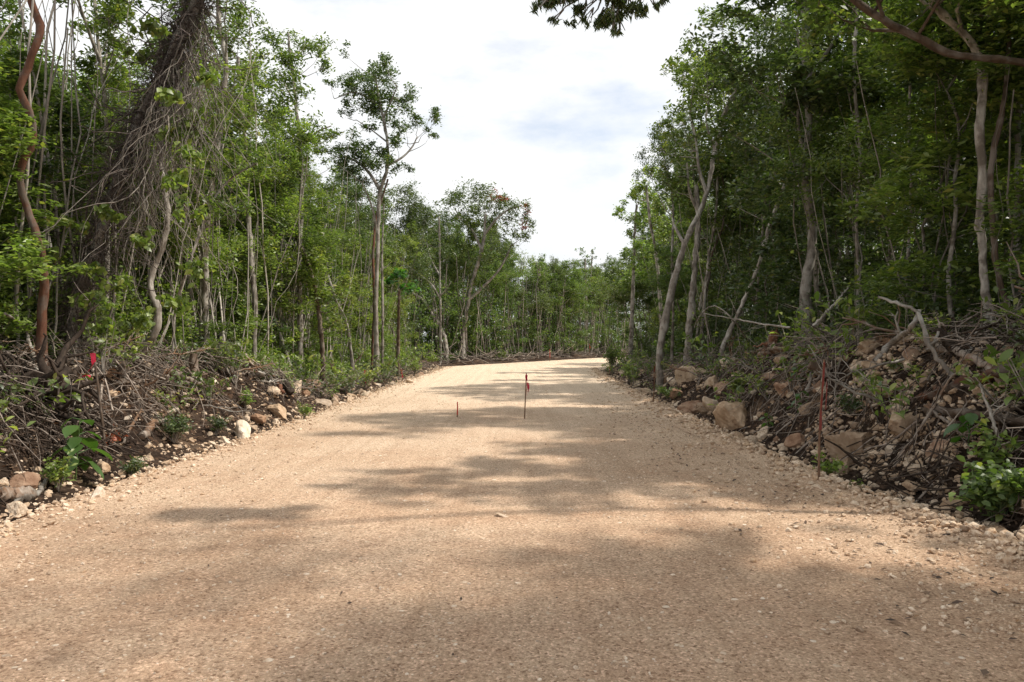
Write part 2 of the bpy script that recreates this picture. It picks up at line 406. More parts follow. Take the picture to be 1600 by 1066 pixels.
def road_h(x, y): return .006 + fbm(x * .5, y * .35, 3) * .03 + .012 * fbm(x * 5, y * 5, 3)
ry = np.concatenate([np.arange(-12, 3, .5), np.arange(3, 16, .08), np.arange(16, 50, .25), np.arange(50, 125, .8)])
ru = np.linspace(0, 1, 90)
YY, UU = np.meshgrid(ry, ru, indexing='ij')
wob = fbm(YY * .8, YY * 0 + 3.3, 4) * .35
wob2 = fbm(YY * .8, YY * 0 + 9.3, 4) * .30
XL = xl(YY) - .18 + wob; XR = xr(YY) + .22 + wob2
XX = XL + (XR - XL) * UU
edge = np.minimum(UU, 1 - UU) * (XR - XL)
ZZ = road_h(XX, YY) - .05 * (1 - sstep(edge / .25)) + .07 * np.exp(-((edge - .35) / .2) ** 2) * (UU > .5) * (.6 + fbm(XX * 3, YY * 3, 3))
Vr = np.stack([XX, YY, ZZ], -1).reshape(-1, 3); w = len(ru)
a = np.arange(len(ry) - 1)[:, None] * w + np.arange(w - 1)[None]
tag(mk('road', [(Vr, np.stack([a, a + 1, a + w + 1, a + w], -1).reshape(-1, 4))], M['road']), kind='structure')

# ------------------------------------------------------------------ stones
def ico(sub):
    import bmesh
    bm = bmesh.new(); bmesh.ops.create_icosphere(bm, subdivisions=sub, radius=1)
    V = np.array([v.co[:] for v in bm.verts]); Fc = np.array([[v.index for v in f.verts] for f in bm.faces]); bm.free(); return V, Fc
ICO1, ICO2, ICO4 = ico(1), ico(2), ico(4)
def blocky(rng, V, planes=9, lo=.55, hi=.85):
    n = unit(rng.normal(0, 1, (planes, 3))); d = rng.uniform(lo, hi, planes)
    dots = V @ n.T; r = np.where(dots > .05, d / np.maximum(dots, .05), 9).min(1)
    return V * np.minimum(r, 1)[:, None]
def stones(rng, c, r, base=None, nvar=10):
    """many angular stones merged: c (n,3), r (n,)"""
    T, Fc = ICO1 if base is None else base
    var = [blocky(rng, T, 8, .45, .85) for _ in range(nvar)]
    n = len(c); idx = rng.integers(0, nvar, n)
    B = np.stack(var)[idx]
    B = B * rng.uniform(.6, 1.2, (n, 1, 3))
    q = rng.normal(0, 1, (n, 4)); q /= np.linalg.norm(q, axis=1, keepdims=True)
    w_, x, y, z = q.T
    R = np.stack([np.stack([1 - 2 * (y * y + z * z), 2 * (x * y - z * w_), 2 * (x * z + y * w_)], -1),
                  np.stack([2 * (x * y + z * w_), 1 - 2 * (x * x + z * z), 2 * (y * z - x * w_)], -1),
                  np.stack([2 * (x * z - y * w_), 2 * (y * z + x * w_), 1 - 2 * (x * x + y * y)], -1)], 1)
    V = np.einsum('nij,nkj->nki', R, B) * r[:, None, None] * np.array([1, 1, .75]) + c[:, None]
    k = len(T)
    return V.reshape(-1, 3), (Fc[None] + (np.arange(n) * k)[:, None, None]).reshape(-1, 3)

rng = np.random.default_rng(11)
# loose stones on the road: more and smaller close to the camera
n = 9000
y = 2.6 + 22 * rng.random(n) ** 2.2; u = rng.random(n); x = xl(y) + (xr(y) - xl(y)) * u
keep = rng.random(n) < .25 + .75 * (fbm(x * .7, y * .5, 3) > .02) * 1.0
x, y = x[keep], y[keep]; r = .004 + .012 * rng.random(len(x)) ** 3 + .0006 * y
n = 2600; y3 = 2.8 + 16 * rng.random(n) ** 1.5; x3 = xl(y3) + (xr(y3) - xl(y3)) * rng.random(n); r3 = .010 + .020 * rng.random(n) ** 2.5
V3, F3 = stones(rng, np.stack([x3, y3, x3 * 0], -1), r3); V3[:, 2] *= .35; V3[:, 2] += np.repeat(road_h(x3, y3) + r3 * .02, len(ICO1[0]))
tag(mk('loose_gravel', [stones(rng, np.stack([x, y, road_h(x, y) + r * .12], -1), r), (V3, F3)], M['gravel_pale'], flat=True),
    'small pale limestone chips lying loose on the tan road', 'gravel', kind='stuff')
# ridge of coarse gravel pushed to the two edges
def edge_stones(rng, n, side, y0, y1, pw, spread, rmin, rmax, off=0.0, rp=3):
    y = y0 + (y1 - y0) * rng.random(n) ** pw
    s = rng.normal(0, spread, n) + off
    x = (xl(y) - s) if side < 0 else (xr(y) + s)
    r = rmin + (rmax - rmin) * rng.random(n) ** rp
    zr = np.maximum(road_h(x, y), ground_h(x, y)) + (0.05 * np.exp(-((s + .1) / .2) ** 2) if side > 0 else 0)
    return stones(rng, np.stack([x, y, zr + r * .25], -1), r)
tag(mk('gravel_windrow', [edge_stones(rng, 5200, 1, 4, 42, 1.9, .20, .012, .062, -.06), edge_stones(rng, 2600, 1, 4, 20, 1.6, .65, .008, .04, -.75)], M['gravel'], flat=True),
    'ridge of coarse pale gravel graded along the right edge of the road', 'gravel', kind='stuff')
tag(mk('gravel_verge', [edge_stones(rng, 4200, -1, 5, 46, 1.8, .25, .010, .052, 0), edge_stones(rng, 1500, -1, 5, 25, 1.6, .6, .008, .03, -.6)], M['gravel'], flat=True),
    'strip of loose pale stones along the left edge of the road', 'gravel', kind='stuff')
# rubble lying in the banks
def bank_pts(rng, n, side, y0, y1, s0, s1, pw=1.5):
    y = y0 + (y1 - y0) * rng.random(n) ** pw; s = s0 + (s1 - s0) * rng.random(n)
    x = (xl(y) - s) if side < 0 else (xr(y) + s)
    return x, y
x, y = bank_pts(rng, 3600, 1, 5, 40, .1, 2.6); r = .02 + .085 * rng.random(len(x)) ** 3.2
x2, y2 = bank_pts(rng, 1500, 1, 7.2, 10.5, .5, 1.9, 1.0); r2 = .025 + .05 * rng.random(len(x2)) ** 2
x = np.concatenate([x, x2]); y = np.concatenate([y, y2]); r = np.concatenate([r, r2])
tag(mk('bank_rubble', [stones(rng, np.stack([x, y, ground_h(x, y) + r * .2], -1), r)], M['rock'], flat=True),
    'small broken limestone rubble in the right hand bank', 'rubble', kind='stuff')
x, y = bank_pts(rng, 2200, -1, 6, 46, .05, 1.9); r = .018 + .08 * rng.random(len(x)) ** 3.2
tag(mk('verge_rubble', [stones(rng, np.stack([x, y, ground_h(x, y) + r * .2], -1), r)], M['rock'], flat=True),
    'small broken rubble at the foot of the left hand bank', 'rubble', kind='stuff')
# dark leaf scraps and bark chips on the road, mostly right
def scraps(rng, x, y, L, hf, tilt=.35):
    n = len(x); az = rng.uniform(0, 2 * PI, n)
    t = unit(np.stack([np.cos(az), np.sin(az), rng.normal(0, tilt * .5, n)], -1)); s = unit(np.cross(t, unit(np.stack([rng.normal(0, tilt, n), rng.normal(0, tilt, n), np.ones(n)], -1))))
    W = (L * rng.uniform(.2, .5, n))[:, None]; L = L[:, None]; c = np.stack([x, y, hf(x, y) + .004 + L[:, 0] * .1], -1)
    up = np.array([0, 0, 1.])
    V = np.stack([c - t * L / 2, c + s * W / 2 + up * L * .08, c + t * L / 2 + up * L * .05, c - s * W / 2 + up * L * .08], 1).reshape(-1, 3)
    return V, np.arange(n * 4).reshape(n, 4)
n = 2600; y = 2.8 + 15 * rng.random(n) ** 1.6; s = np.abs(rng.normal(0, 1.0, n)) + .15; s = np.where(rng.random(n) < .25, rng.uniform(0, 7.5, n), s)
x = xr(y) - s
tag(mk('bark_litter', [scraps(rng, x, y, .012 + np.where(s < 2, .07, .03) * rng.random(n) ** 2.2, road_h)], M['litter']),
    'dark scraps of bark and dry leaves scattered on the road', 'litter', kind='stuff')
x1, y1 = bank_pts(rng, 16000, -1, 5.5, 32, .4, 6, 1.3); x2, y2 = bank_pts(rng, 14000, 1, 5, 32, .3, 6, 1.3)
hf = lambda a, b: ground_h(a, b)
tag(mk('leaf_litter', [scraps(rng, x1, y1, rng.uniform(.03, .10, len(x1)), hf, .6), scraps(rng, x2, y2, rng.uniform(.03, .10, len(x2)), hf, .6)], M['litter']),
    'brown dead leaves covering the banks and the forest floor', 'leaf litter', kind='stuff')

# ------------------------------------------------------------------ trees
def crown_on(rng, top_pts, radii, start, nl, length, rise=(.35, 1.0), sub=3):
    """limbs and twigs on the upper part of a trunk; returns limb tubes and clump centres with radii"""
    top_pts = np.asarray(top_pts); k = len(top_pts); limbs, lr, spots = [], [], []
    az = rng.uniform(0, 2 * PI)
    for i in range(nl):
        t = start + (1 - start) * (i + rng.random() * .8) / nl; t = min(t, .99)
        f = t * (k - 1); j = int(f); p0 = top_pts[j] + (top_pts[min(j + 1, k - 1)] - top_pts[j]) * (f - j)
        az += 2.4 + rng.normal(0, .4)
        Ln = length * (1.15 - .55 * (t - start) / max(1 - start, .01)) * rng.uniform(.6, 1.15)
        e = rng.uniform(*rise) + .35 * (t - start)
        d = np.array([math.cos(az) * math.cos(e), math.sin(az) * math.cos(e), math.sin(e)])
        u = np.linspace(0, 1, 5)[:, None]
        pts = p0 + d * Ln * u + np.array([0, 0, 1]) * Ln * .18 * u ** 2 + np.vstack([[0, 0, 0], np.cumsum(rng.normal(0, .05 * Ln, (4, 3)), 0)])
        r0 = max(.008, radii[min(j, k - 1)] * .55)
        limbs.append(pts); lr.append(np.linspace(r0, r0 * .3, 5))
        spots.append((pts[-1], Ln * .33)); spots.append((pts[3], Ln * .26))
        for q in range(sub):
            m = pts[rng.integers(1, 4)]
            dd = unit(d * .5 + rng.normal(0, .8, 3) + np.array([0, 0, .25])); l2 = Ln * rng.uniform(.3, .6)
            sp = m + dd * l2 * u + np.vstack([[0, 0, 0], np.cumsum(rng.normal(0, .04 * l2, (4, 3)), 0)])
            limbs.append(sp); lr.append(np.linspace(r0 * .45, r0 * .15, 5)); spots.append((sp[-1], Ln * .28))
    spots.append((top_pts[-1], length * .4))
    return limbs, lr, spots

def leaf_mesh(rng, spots, lsize, dens, **kw):
    cs = []
    for c, r in spots:
        n = int(dens * r * r * 4 / (lsize * lsize * .25))
        if n > 0: cs.append(clump(rng, c, r, n, .85, max(3, int(r * 9))))
    return [leaves(rng, np.concatenate(cs), lsize, **kw)]

def wobble_trunk(rng, H, k=14, amp=.12, lean=(0, 0)):
    z = np.linspace(-.3, H, k); t = np.clip(z / H, 0, 1)
    w = np.cumsum(rng.normal(0, amp, (k, 2)), 0); w -= w[0]
    return np.stack([w[:, 0] + lean[0] * t ** 1.3, w[:, 1] + lean[1] * t ** 1.3, z], -1)

def make_variant(seed, H, r0, start, nl, length, lsize, dens, bark, leaf, amp=.10, low=0, detail=False, aspect=.42, droop=.35, stems=1):
    """trunk and crown meshes of one kind of tree, standing at the origin"""
    rng = np.random.default_rng(seed); r0 *= .68; dens *= 1.5; low = low * 2
    P_, R_, spots, LP, LR = [], [], [], [], []
    for s_ in range(stems):
        tr = wobble_trunk(rng, H * rng.uniform(.85, 1), 14, amp, rng.normal(0, .06 * H, 2))
        if s_: tr[:, :2] += rng.normal(0, .15, 2)
        rr = r0 * (1.1 - .8 * np.linspace(0, 1, 14)) * (1 if s_ == 0 else .7)
        P_.append(tr); R_.append(rr)
        l, lr, sp = crown_on(rng, tr, rr, start, nl, length); LP += l; LR += lr; spots += sp
        for i in range(low):                       # sprigs low on the trunk
            t = rng.uniform(.12, start); j = int(t * 13); az = rng.uniform(0, 2 * PI); Ln = length * rng.uniform(.2, .5)
            u = np.linspace(0, 1, 5)[:, None]
            pts = tr[j] + np.array([math.cos(az), math.sin(az), .5]) * Ln * u + np.vstack([[0, 0, 0], np.cumsum(rng.normal(0, .03, (4, 3)), 0)])
            LP.append(pts); LR.append(np.linspace(rr[j] * .25, .004, 5)); spots.append((pts[-1], Ln * .55))
    tm = mk('trunk', tubes(np.stack(P_), np.stack(R_), 7) + tubes(np.stack(LP), np.stack(LR), 4), M[bark], data_only=True)
    cm = mk('crown', leaf_mesh(rng, spots, lsize, dens, detail=detail, aspect=aspect, droop=droop), M[leaf], data_only=True, flat=False)
    return tm, cm

def place_variant(v, name, loc, rz, sc, label, group, cat='tree'):
    e = empty(name, loc, label, cat, group); e.rotation_euler = (0, 0, rz); e.scale = sc
    for nm, me in (('trunk', v[0]), ('crown', v[1])):
        o = bpy.data.objects.new(nm, me); C.objects.link(o); o.parent = e
    return e

CLEAR = []          # (px, y, half width in px at the trunk's depth)
def in_front(x, y, w):
    x = np.asarray(x, float); y = np.asarray(y, float); px = 800 + x / y * F; out = np.zeros(px.shape, bool)
    for p_, y_, top in CLEAR: out |= (np.abs(px - p_) < w / y * F) & (y < y_ + .2)
    return out
def hero_tree(name, label, path, d, r0, r1, limbs=(), clusters=(), bark='bark_pale', leaf='leaf_mid', lsize=.10, dens=1.0,
              seed=0, crown=None, detail=False, yv=.35, sides=10, cjit=.5, droop=.35, aspect=.42, shade_clumps=(), near=False, spreadc=1.0, clear=False):
    """a tree whose trunk runs through given points; real depth is given in metres and varies along it"""
    rng = np.random.default_rng(1000 + seed)
    k = 52; px = F / d; r0 *= .77; r1 *= .78; dens *= 1.35
    raw = np.array([P(a_, b_, d) for a_, b_ in path])
    raw[:, 1] += np.concatenate([[0], np.cumsum(rng.normal(0, yv / len(raw) ** .5, len(raw) - 1))])
    raw[:, 0] *= raw[:, 1] / d; raw[:, 2] = CAMZ + (raw[:, 2] - CAMZ) * raw[:, 1] / d
    base = raw[0].copy(); base[2] = gh(base[0], base[1])
    if clear:
        for a_, b_ in path[::2]:
            if b_ > 150: CLEAR.append((a_, d, b_))
    foot = base.copy(); foot[2] -= .25
    if raw[0][2] < base[2]: raw[0][2] = base[2] + .02
    tr = resample(np.vstack([foot, raw]), k)
    tr[1:-1] += rng.normal(0, r0 / px * .10, (k - 2, 3))
    rr = np.interp(np.linspace(0, 1, k), [0, .04, .12, 1], [r0 * 1.5, r0 * 1.25, r0, r1]) / px
    rr *= 1 + rng.normal(0, .05, k) + .10 * np.sin(np.linspace(0, 9, k) + seed) + .22 * (rng.random(k) < .08)
    LP, LR, spots = [], [], []
    allp, allr = [tr], [rr]
    for lb in limbs:
        lr0 = lb[1]; pp = np.array([P(a_, b_, d) for a_, b_ in lb[0]])
        j = np.argmin(np.linalg.norm(tr[:, [0, 2]] - pp[0][[0, 2]], axis=1)); off = tr[j][1] - d
        pp[:, 1] += off + np.linspace(0, 1, len(pp)) * rng.normal(0, .8); pp[0] = tr[j]
        L = resample(pp, 12); R = np.linspace(lr0, lr0 * .4, 12) / px
        LP.append(L); LR.append(R); allp.append(L); allr.append(R)
    tw, twr = [], []
    sk = np.vstack(allp)
    for (cx, cy_, cr_) in clusters:
        c = P(cx, cy_, d + rng.normal(0, cjit)); r = cr_ / px
        c[1] = d + rng.normal(0, cjit); r *= spreadc
        below = sk if near else (sk[(sk[:, 2] < c[2] + .1)] if (sk[:, 2] < c[2]).any() else sk)
        q = below[np.argmin(np.linalg.norm(below - c, axis=1) + np.maximum(0, below[:, 2] - c[2] + .5) * .5)]
        u = np.linspace(0, 1, 5)[:, None]; Ln = np.linalg.norm(c - q)
        pts = q + (c - q) * u + np.array([0, 0, -1]) * Ln * .12 * np.sin(u * PI) + np.vstack([[0, 0, 0], rng.normal(0, .03 * Ln, (4, 3))])
        tw.append(pts); twr.append(np.linspace(max(.006, .012 + .004 * Ln), .004, 5)); spots.append((c, r))
        for _ in range(3):
            e = c + rng.normal(0, .5, 3) * r; pp = c + (e - c) * u - (c - q) * .15 * (1 - u)
            tw.append(pp); twr.append(np.linspace(.007, .003, 5))
    if crown:
        l, lr, sp = crown_on(rng, tr, rr, *crown); tw += l; twr += lr; spots += sp
    root = empty(name, tuple(base), label, 'tree')
    parts = tubes(tr[None], rr[None], sides + 4, rough=.075, seed=seed)
    if LP: parts += tubes(np.stack(LP), np.stack(LR), 8, rough=.08)
    if tw: parts += tubes(np.stack(tw), np.stack(twr), 4)
    def sub(nm, pr, mt):
        me = mk(nm, [(v - base.astype(np.float32), f) for v, f in pr], mt, data_only=True); o = bpy.data.objects.new(nm, me); C.objects.link(o); o.parent = root; return o
    sub('trunk', parts, M[bark])
    if spots:
        cm_ = leaf_mesh(rng, spots, lsize, dens, detail=detail, droop=droop, aspect=aspect)
        if shade_clumps: cm_ += leaf_mesh(rng, [(np.array(e_[:3]), e_[3]) for e_ in shade_clumps], lsize * 1.4, dens * .055, detail=detail, aspect=.4)  # sparse leaf clumps without twigs, there only to cast shade
        sub('crown', cm_, M[leaf])
    return root

# --- left side, nearest first
hero_tree('gumbo_limbo_tree', 'crooked red-barked trunk at the left end of the forest edge', [(66, 575), (66, 520), (69, 430), (60, 375), (44, 330), (32, 290), (37, 250), (52, 225), (48, 180), (30, 140), (40, 115), (60, 60), (62, 40), (50, 0), (40, -60), (60, -180), (80, -300)],
          9.5, 8.2, 6, bark='bark_red', crown=(.72, 6, 1.7), clear=True, seed=1, yv=.2, dens=.8)
lean = hero_tree('leaning_tree', 'thick leaning trunk wrapped in a dark tangle of dead vines', [(112, 570), (118, 480), (150, 385), (200, 235), (250, 120), (305, 10), (330, -40), (400, -170), (450, -300)],
          10.9, 12, 9, bark='bark_grey', crown=(.78, 6, 1.8), seed=2, yv=.1, dens=.8)
hero_tree('slender_tree', 'thin pale stem rising just right of the crooked red trunk', [(100, 560), (88, 330), (70, 220), (52, 110), (30, 0), (20, -80), (15, -200)], 11.2, 3.2, 2, crown=(.5, 6, 1.0), seed=3, dens=.8)
hero_tree('slender_tree', 'straight pale forked stem behind the vine-wrapped trunk', [(165, 560), (168, 300), (165, 180), (156, 90), (148, 0), (140, -120)], 13, 4.5, 3, limbs=[(((160, 120), (140, 50), (125, 0)), 2.5), (((157, 90), (148, 30), (150, -30)), 3)], crown=(.55, 7, 1.4), seed=4, dens=.8)
hero_tree('slender_tree', 'smooth whitish trunk with a kink near the top, right of the vine tangle', [(322, 550), (320, 400), (328, 300), (338, 230), (347, 160), (353, 100), (343, 40), (340, -60), (345, -160)], 15.6, 6.5, 4, limbs=[(((338, 230), (325, 190), (318, 120)), 2.5)], crown=(.62, 7, 1.3), clear=True, seed=5, dens=.6)
hero_tree('slender_tree', 'straight white stem standing close left of the kinked whitish trunk', [(314, 550), (316, 400), (312, 200), (318, 100), (316, 20), (312, -100)], 15.8, 4.0, 2.6, crown=(.66, 6, 1.1), seed=6, dens=.5)
hero_tree('curved_tree', 'white S-curved trunk growing out of the brush on the left bank', [(212, 560), (236, 532), (248, 505), (246, 480), (236, 450), (240, 420), (255, 380), (262, 330), (252, 250), (246, 150), (250, 60)], 12.4, 8, 3, clear=True, seed=7, yv=.1, crown=(.7, 4, .7), dens=.5)
hero_tree('slender_tree', 'thin bowed stem leaning right beside the curved white trunk', [(270, 560), (275, 480), (300, 400), (330, 320), (360, 280), (400, 255)], 14, 3, 2, crown=(.6, 5, .8), seed=8, dens=.8)
hero_tree('column_tree', 'tall narrow tree with a leaning top standing above the left treeline', [(468, 590), (470, 500), (468, 400), (471, 290), (466, 200), (458, 120), (450, 50)], 21.5, 5.5, 2.5,
          limbs=[(((466, 230), (490, 200), (512, 190)), 2.5), (((462, 160), (435, 120), (420, 90)), 2)],
          clusters=[(450, 45, 24), (468, 48, 16), (486, 78, 15), (497, 80, 8), (440, 75, 20), (428, 70, 12), (440, 115, 26), (465, 105, 18), (475, 150, 20), (440, 160, 26), (415, 140, 22), (455, 200, 28), (485, 200, 16), (500, 225, 18), (430, 225, 30), (520, 212, 10), (465, 250, 26), (410, 200, 30), (490, 265, 18), (505, 248, 10), (400, 110, 18), (395, 165, 22)], seed=9, dens=1.2, spreadc=1.3, lsize=.13, cjit=.7)
hero_tree('column_tree', 'dark leafy tree whose top leans over the left edge of the sky', [(395, 590), (398, 480), (390, 380), (385, 280), (380, 180), (372, 90)], 18.5, 5, 2.5, clusters=[(372, 75, 24), (350, 50, 28), (330, 30, 26), (388, 110, 22), (360, 110, 30), (395, 150, 22), (370, 170, 30), (400, 200, 24), (345, 150, 30), (310, 60, 28), (390, 240, 28), (360, 230, 30)], seed=10, dens=1.1, spreadc=1.25, lsize=.13, leaf='leaf_mid', cjit=.9)
hero_tree('reddish_tree', 'reddish-brown trunk with fresh green leaves at the bend of the bank', [(505, 600), (503, 540), (497, 480), (490, 440), (478, 400), (462, 370), (440, 340)], 22, 4.5, 2.5, bark='bark_brown', clusters=[(520, 430, 22), (500, 400, 22), (530, 460, 16), (490, 470, 18), (545, 440, 12), (470, 350, 24), (500, 510, 18), (525, 500, 16), (450, 400, 22), (455, 330, 22)], seed=11, leaf='leaf_bright', lsize=.12, dens=.8)
hero_tree('slender_tree', 'thin grey stem leaning left in front of the forest near the reddish trunk', [(465, 612), (450, 560), (420, 470), (400, 430), (385, 400)], 21, 3, 2, seed=12, bark='bark_grey', crown=(.5, 4, .7), dens=.7)
hero_tree('slender_tree', 'thin dark stem with a bleached lower trunk between the bank and the tall tree', [(552, 590), (548, 545), (540, 500), (525, 470), (512, 430), (500, 400)], 25.5, 3.2, 2, bark='bark_grey', crown=(.5, 5, .9), seed=13, dens=.8)
hero_tree('tall_tree', 'tallest tree on the left with an open crown standing alone against the sky', [(588, 598), (588, 540), (587, 480), (590, 400), (591, 350), (594, 300), (604, 270), (606, 230), (600, 190), (592, 150), (586, 118)], 28, 5.0, 2.4, bark='bark_grey',
          limbs=[(((596, 300), (575, 268), (552, 248), (524, 238)), 3), (((605, 265), (628, 245), (642, 225), (648, 205)), 2.4), (((592, 380), (585, 330), (570, 290)), 2.5), (((600, 190), (615, 160), (625, 145)), 2), (((604, 225), (580, 205), (562, 195)), 1.5), (((596, 165), (560, 150), (530, 165)), 1.4)],
          clusters=[(558, 97, 9), (545, 92, 6), (540, 112, 9), (563, 110, 10), (592, 108, 12), (598, 128, 14), (580, 132, 18), (612, 120, 10), (560, 132, 12), (575, 158, 14), (598, 152, 14), (612, 142, 9), (638, 142, 9), (628, 158, 10), (545, 150, 9), (526, 148, 6), (534, 164, 7), (590, 175, 14), (606, 178, 10), (574, 196, 8), (640, 178, 9), (652, 192, 9), (672, 180, 9), (682, 187, 5), (675, 213, 7), (634, 204, 8), (613, 208, 8), (622, 228, 9), (600, 240, 9),
                    (524, 222, 12), (540, 232, 12), (556, 226, 11), (545, 250, 12), (575, 238, 13), (565, 258, 12), (585, 262, 12), (515, 238, 8), (548, 268, 8), (588, 285, 10), (625, 275, 7), (637, 262, 6), (612, 258, 9), (572, 282, 9)], clear=True, seed=14, lsize=.13, dens=1.35, spreadc=1.7, cjit=.5, leaf='leaf_blue')
hero_tree('slender_tree', 'thin companion trunk leaning against the tallest tree on the left', [(581, 600), (582, 540), (585, 470), (583, 400), (588, 340), (600, 300), (606, 280)], 28.3, 2.8, 2, bark='bark_red', seed=15)
hero_tree('slender_tree', 'straight thin pale stem close right of the tallest tree', [(597, 598), (598, 500), (597, 400), (600, 320)], 29, 2.6, 1.8, seed=16, crown=(.6, 4, .8), dens=.8)
hero_tree('broadleaf_sapling', 'small straight tree with a tuft of big leaves at the edge of the road', [(622, 592), (622, 540), (623, 490), (624, 455)], 31, 3.2, 2.4, bark='bark_brown', leaf='leaf_broad', lsize=.24, dens=1.1, clusters=[(624, 432, 14), (638, 440, 11), (614, 446, 11), (645, 452, 8), (628, 452, 10), (618, 424, 9)], clear=True, seed=17, aspect=.7, cjit=.2)
hero_tree('bent_tree', 'bare orange-tinged trunk bent over to the left before the far clearing', [(698, 565), (697, 540), (690, 515), (675, 490), (662, 470), (645, 458)], 50, 4, 2.2, limbs=[(((672, 487), (660, 465), (650, 450)), 2)], seed=18)
hero_tree('thin_tree', 'thin grey tree with bare forked twigs and a sparse crown before the far clearing', [(688, 560), (688, 480), (687, 400), (686, 340)], 49, 2.4, 1.6, bark='bark_grey', limbs=[(((688, 470), (675, 445), (650, 425), (630, 410)), 1.6), (((688, 465), (700, 450), (706, 442)), 1.4), (((687, 430), (670, 400), (662, 370)), 1.4)],
          clusters=[(686, 330, 14), (670, 350, 12), (700, 360, 12), (660, 375, 12), (690, 385, 14), (675, 395, 12), (705, 400, 12)], seed=19, leaf='leaf_blue', lsize=.15, dens=.6)
hero_tree('flowering_tree', 'spreading tree with red blossom patches beyond the end of the straight road', [(722, 562), (724, 520), (735, 450), (748, 405), (756, 370), (758, 335)], 52, 5, 2.5, bark='bark_grey',
          limbs=[(((752, 390), (738, 360), (718, 340)), 2.5), (((756, 370), (775, 345), (795, 330), (815, 325)), 2.5), (((730, 470), (752, 450), (780, 420), (800, 380)), 2.6)],
          clusters=[(706, 303, 11), (718, 310, 14), (738, 300, 16), (756, 298, 13), (770, 308, 13), (703, 325, 10), (728, 325, 16), (750, 325, 18), (775, 328, 12), (792, 322, 15), (808, 330, 14), (822, 340, 10), (833, 350, 8), (800, 348, 13), (822, 358, 9), (738, 348, 13), (765, 348, 11), (786, 362, 10), (808, 372, 9), (825, 372, 7), (745, 375, 12), (772, 385, 11), (724, 345, 10), (795, 395, 11), (760, 405, 12), (735, 400, 12)],
          seed=20, leaf='leaf_blue', lsize=.20, dens=1.1, spreadc=1.35, cjit=.9)
t = bpy.data.objects['flowering_tree']
rngf = np.random.default_rng(77); fl = []
for a_, b_, r_ in ((772, 306, 6), (781, 309, 5), (790, 310, 4), (822, 322, 5), (826, 332, 5), (818, 345, 5), (820, 356, 4)):
    fl.append(clump(rngf, P(a_, b_, 51.2), r_ / F * 52 * 1.5, 75, .8, 6))
fo = mk('blossom', [leaves(rngf, np.concatenate(fl) - np.array(t.location), .13, aspect=.8)], plain_mat('blossom', (.34, .10, .055), .6, .3, .3), data_only=True)
fo = bpy.data.objects.new('blossom', fo); C.objects.link(fo); fo.parent = t
hero_tree('domed_tree', 'broad domed tree behind the thin grey tree, left of the red-flecked one', [(648, 556), (646, 480), (642, 400), (645, 350)], 57, 4, 2.5, bark='bark_grey', limbs=[(((644, 400), (625, 370), (612, 350)), 2.5), (((643, 390), (665, 365), (680, 350)), 2.5)],
          clusters=[(638, 303, 13), (652, 308, 12), (624, 318, 14), (662, 322, 12), (645, 325, 16), (608, 335, 14), (680, 338, 10), (628, 342, 16), (655, 345, 16), (672, 360, 14), (612, 360, 14), (640, 365, 16), (692, 365, 10), (600, 385, 16), (630, 390, 16), (660, 385, 16), (685, 390, 14), (615, 415, 16), (650, 415, 16), (600, 350, 12), (682, 412, 14)], seed=21, leaf='leaf_blue', lsize=.2, dens=1.2, spreadc=1.3, cjit=1)
# --- far wall
hero_tree('pale_trunk_tree', 'straight pale trunk standing out in the middle of the far forest wall', [(917, 556), (917, 500), (915, 440), (914, 405)], 74, 3.0, 2, seed=22, clusters=[(905, 393, 6), (913, 400, 7), (920, 410, 8), (905, 412, 8), (926, 392, 4), (915, 425, 8)], leaf='leaf_mid', lsize=.24, cjit=.4)
hero_tree('pale_trunk_tree', 'thinner pale trunk just right of the straight pale trunk in the far forest wall', [(925, 556), (924, 500), (923, 440), (925, 400)], 74.5, 1.8, 1.2, seed=23, clusters=[(926, 393, 5), (928, 404, 4)], leaf='leaf_blue', lsize=.24, cjit=.3)
hero_tree('leaning_pale_tree', 'pale bare stem leaning left in the far forest wall', [(953, 552), (945, 515), (936, 480), (930, 460)], 78, 1.8, 1, seed=24)
hero_tree('brown_trunk_tree', 'brown trunk standing in the far forest wall beyond the centre stakes', [(844, 560), (844, 520), (842, 470), (843, 420)], 66, 3, 2, bark='bark_brown', seed=25, clusters=[(843, 402, 9), (850, 415, 9), (836, 415, 9)], leaf='leaf_mid', lsize=.24)
# --- right side
hero_tree('leaning_tree', 'grey trunk leaning right out of the rubble on the right edge of the road', [(1030, 590), (1031, 545), (1043, 480), (1058, 420), (1074, 370), (1092, 335), (1106, 295), (1114, 250), (1124, 210), (1133, 175), (1150, 145)], 23, 6.8, 4, bark='bark_grey', yv=.08,
          limbs=[(((1105, 300), (1092, 260), (1088, 220), (1078, 180)), 3), (((1070, 380), (1060, 350), (1062, 330)), 2.5), (((1118, 235), (1105, 190), (1110, 150)), 2.5), (((1128, 195), (1165, 160), (1190, 120)), 2.5)],
          clusters=[(1064, 120, 13), (1055, 130, 10), (1078, 118, 12), (1065, 150, 14), (1085, 145, 14), (1058, 180, 12), (1075, 185, 14), (1100, 175, 16), (1050, 205, 10), (1075, 215, 14), (1040, 215, 12), (1025, 235, 12), (1045, 240, 12), (1018, 260, 8), (1065, 245, 16), (1120, 150, 18), (1140, 120, 22), (1110, 120, 18), (1130, 85, 18), (1108, 60, 14), (1115, 90, 12), (1150, 70, 22), (1125, 35, 16), (1120, 8, 14), (1155, 30, 22), (1180, 90, 24), (1180, 140, 24)], clear=True, seed=30, leaf='leaf_mid', lsize=.12, dens=1.0, spreadc=1.3, cjit=.8)
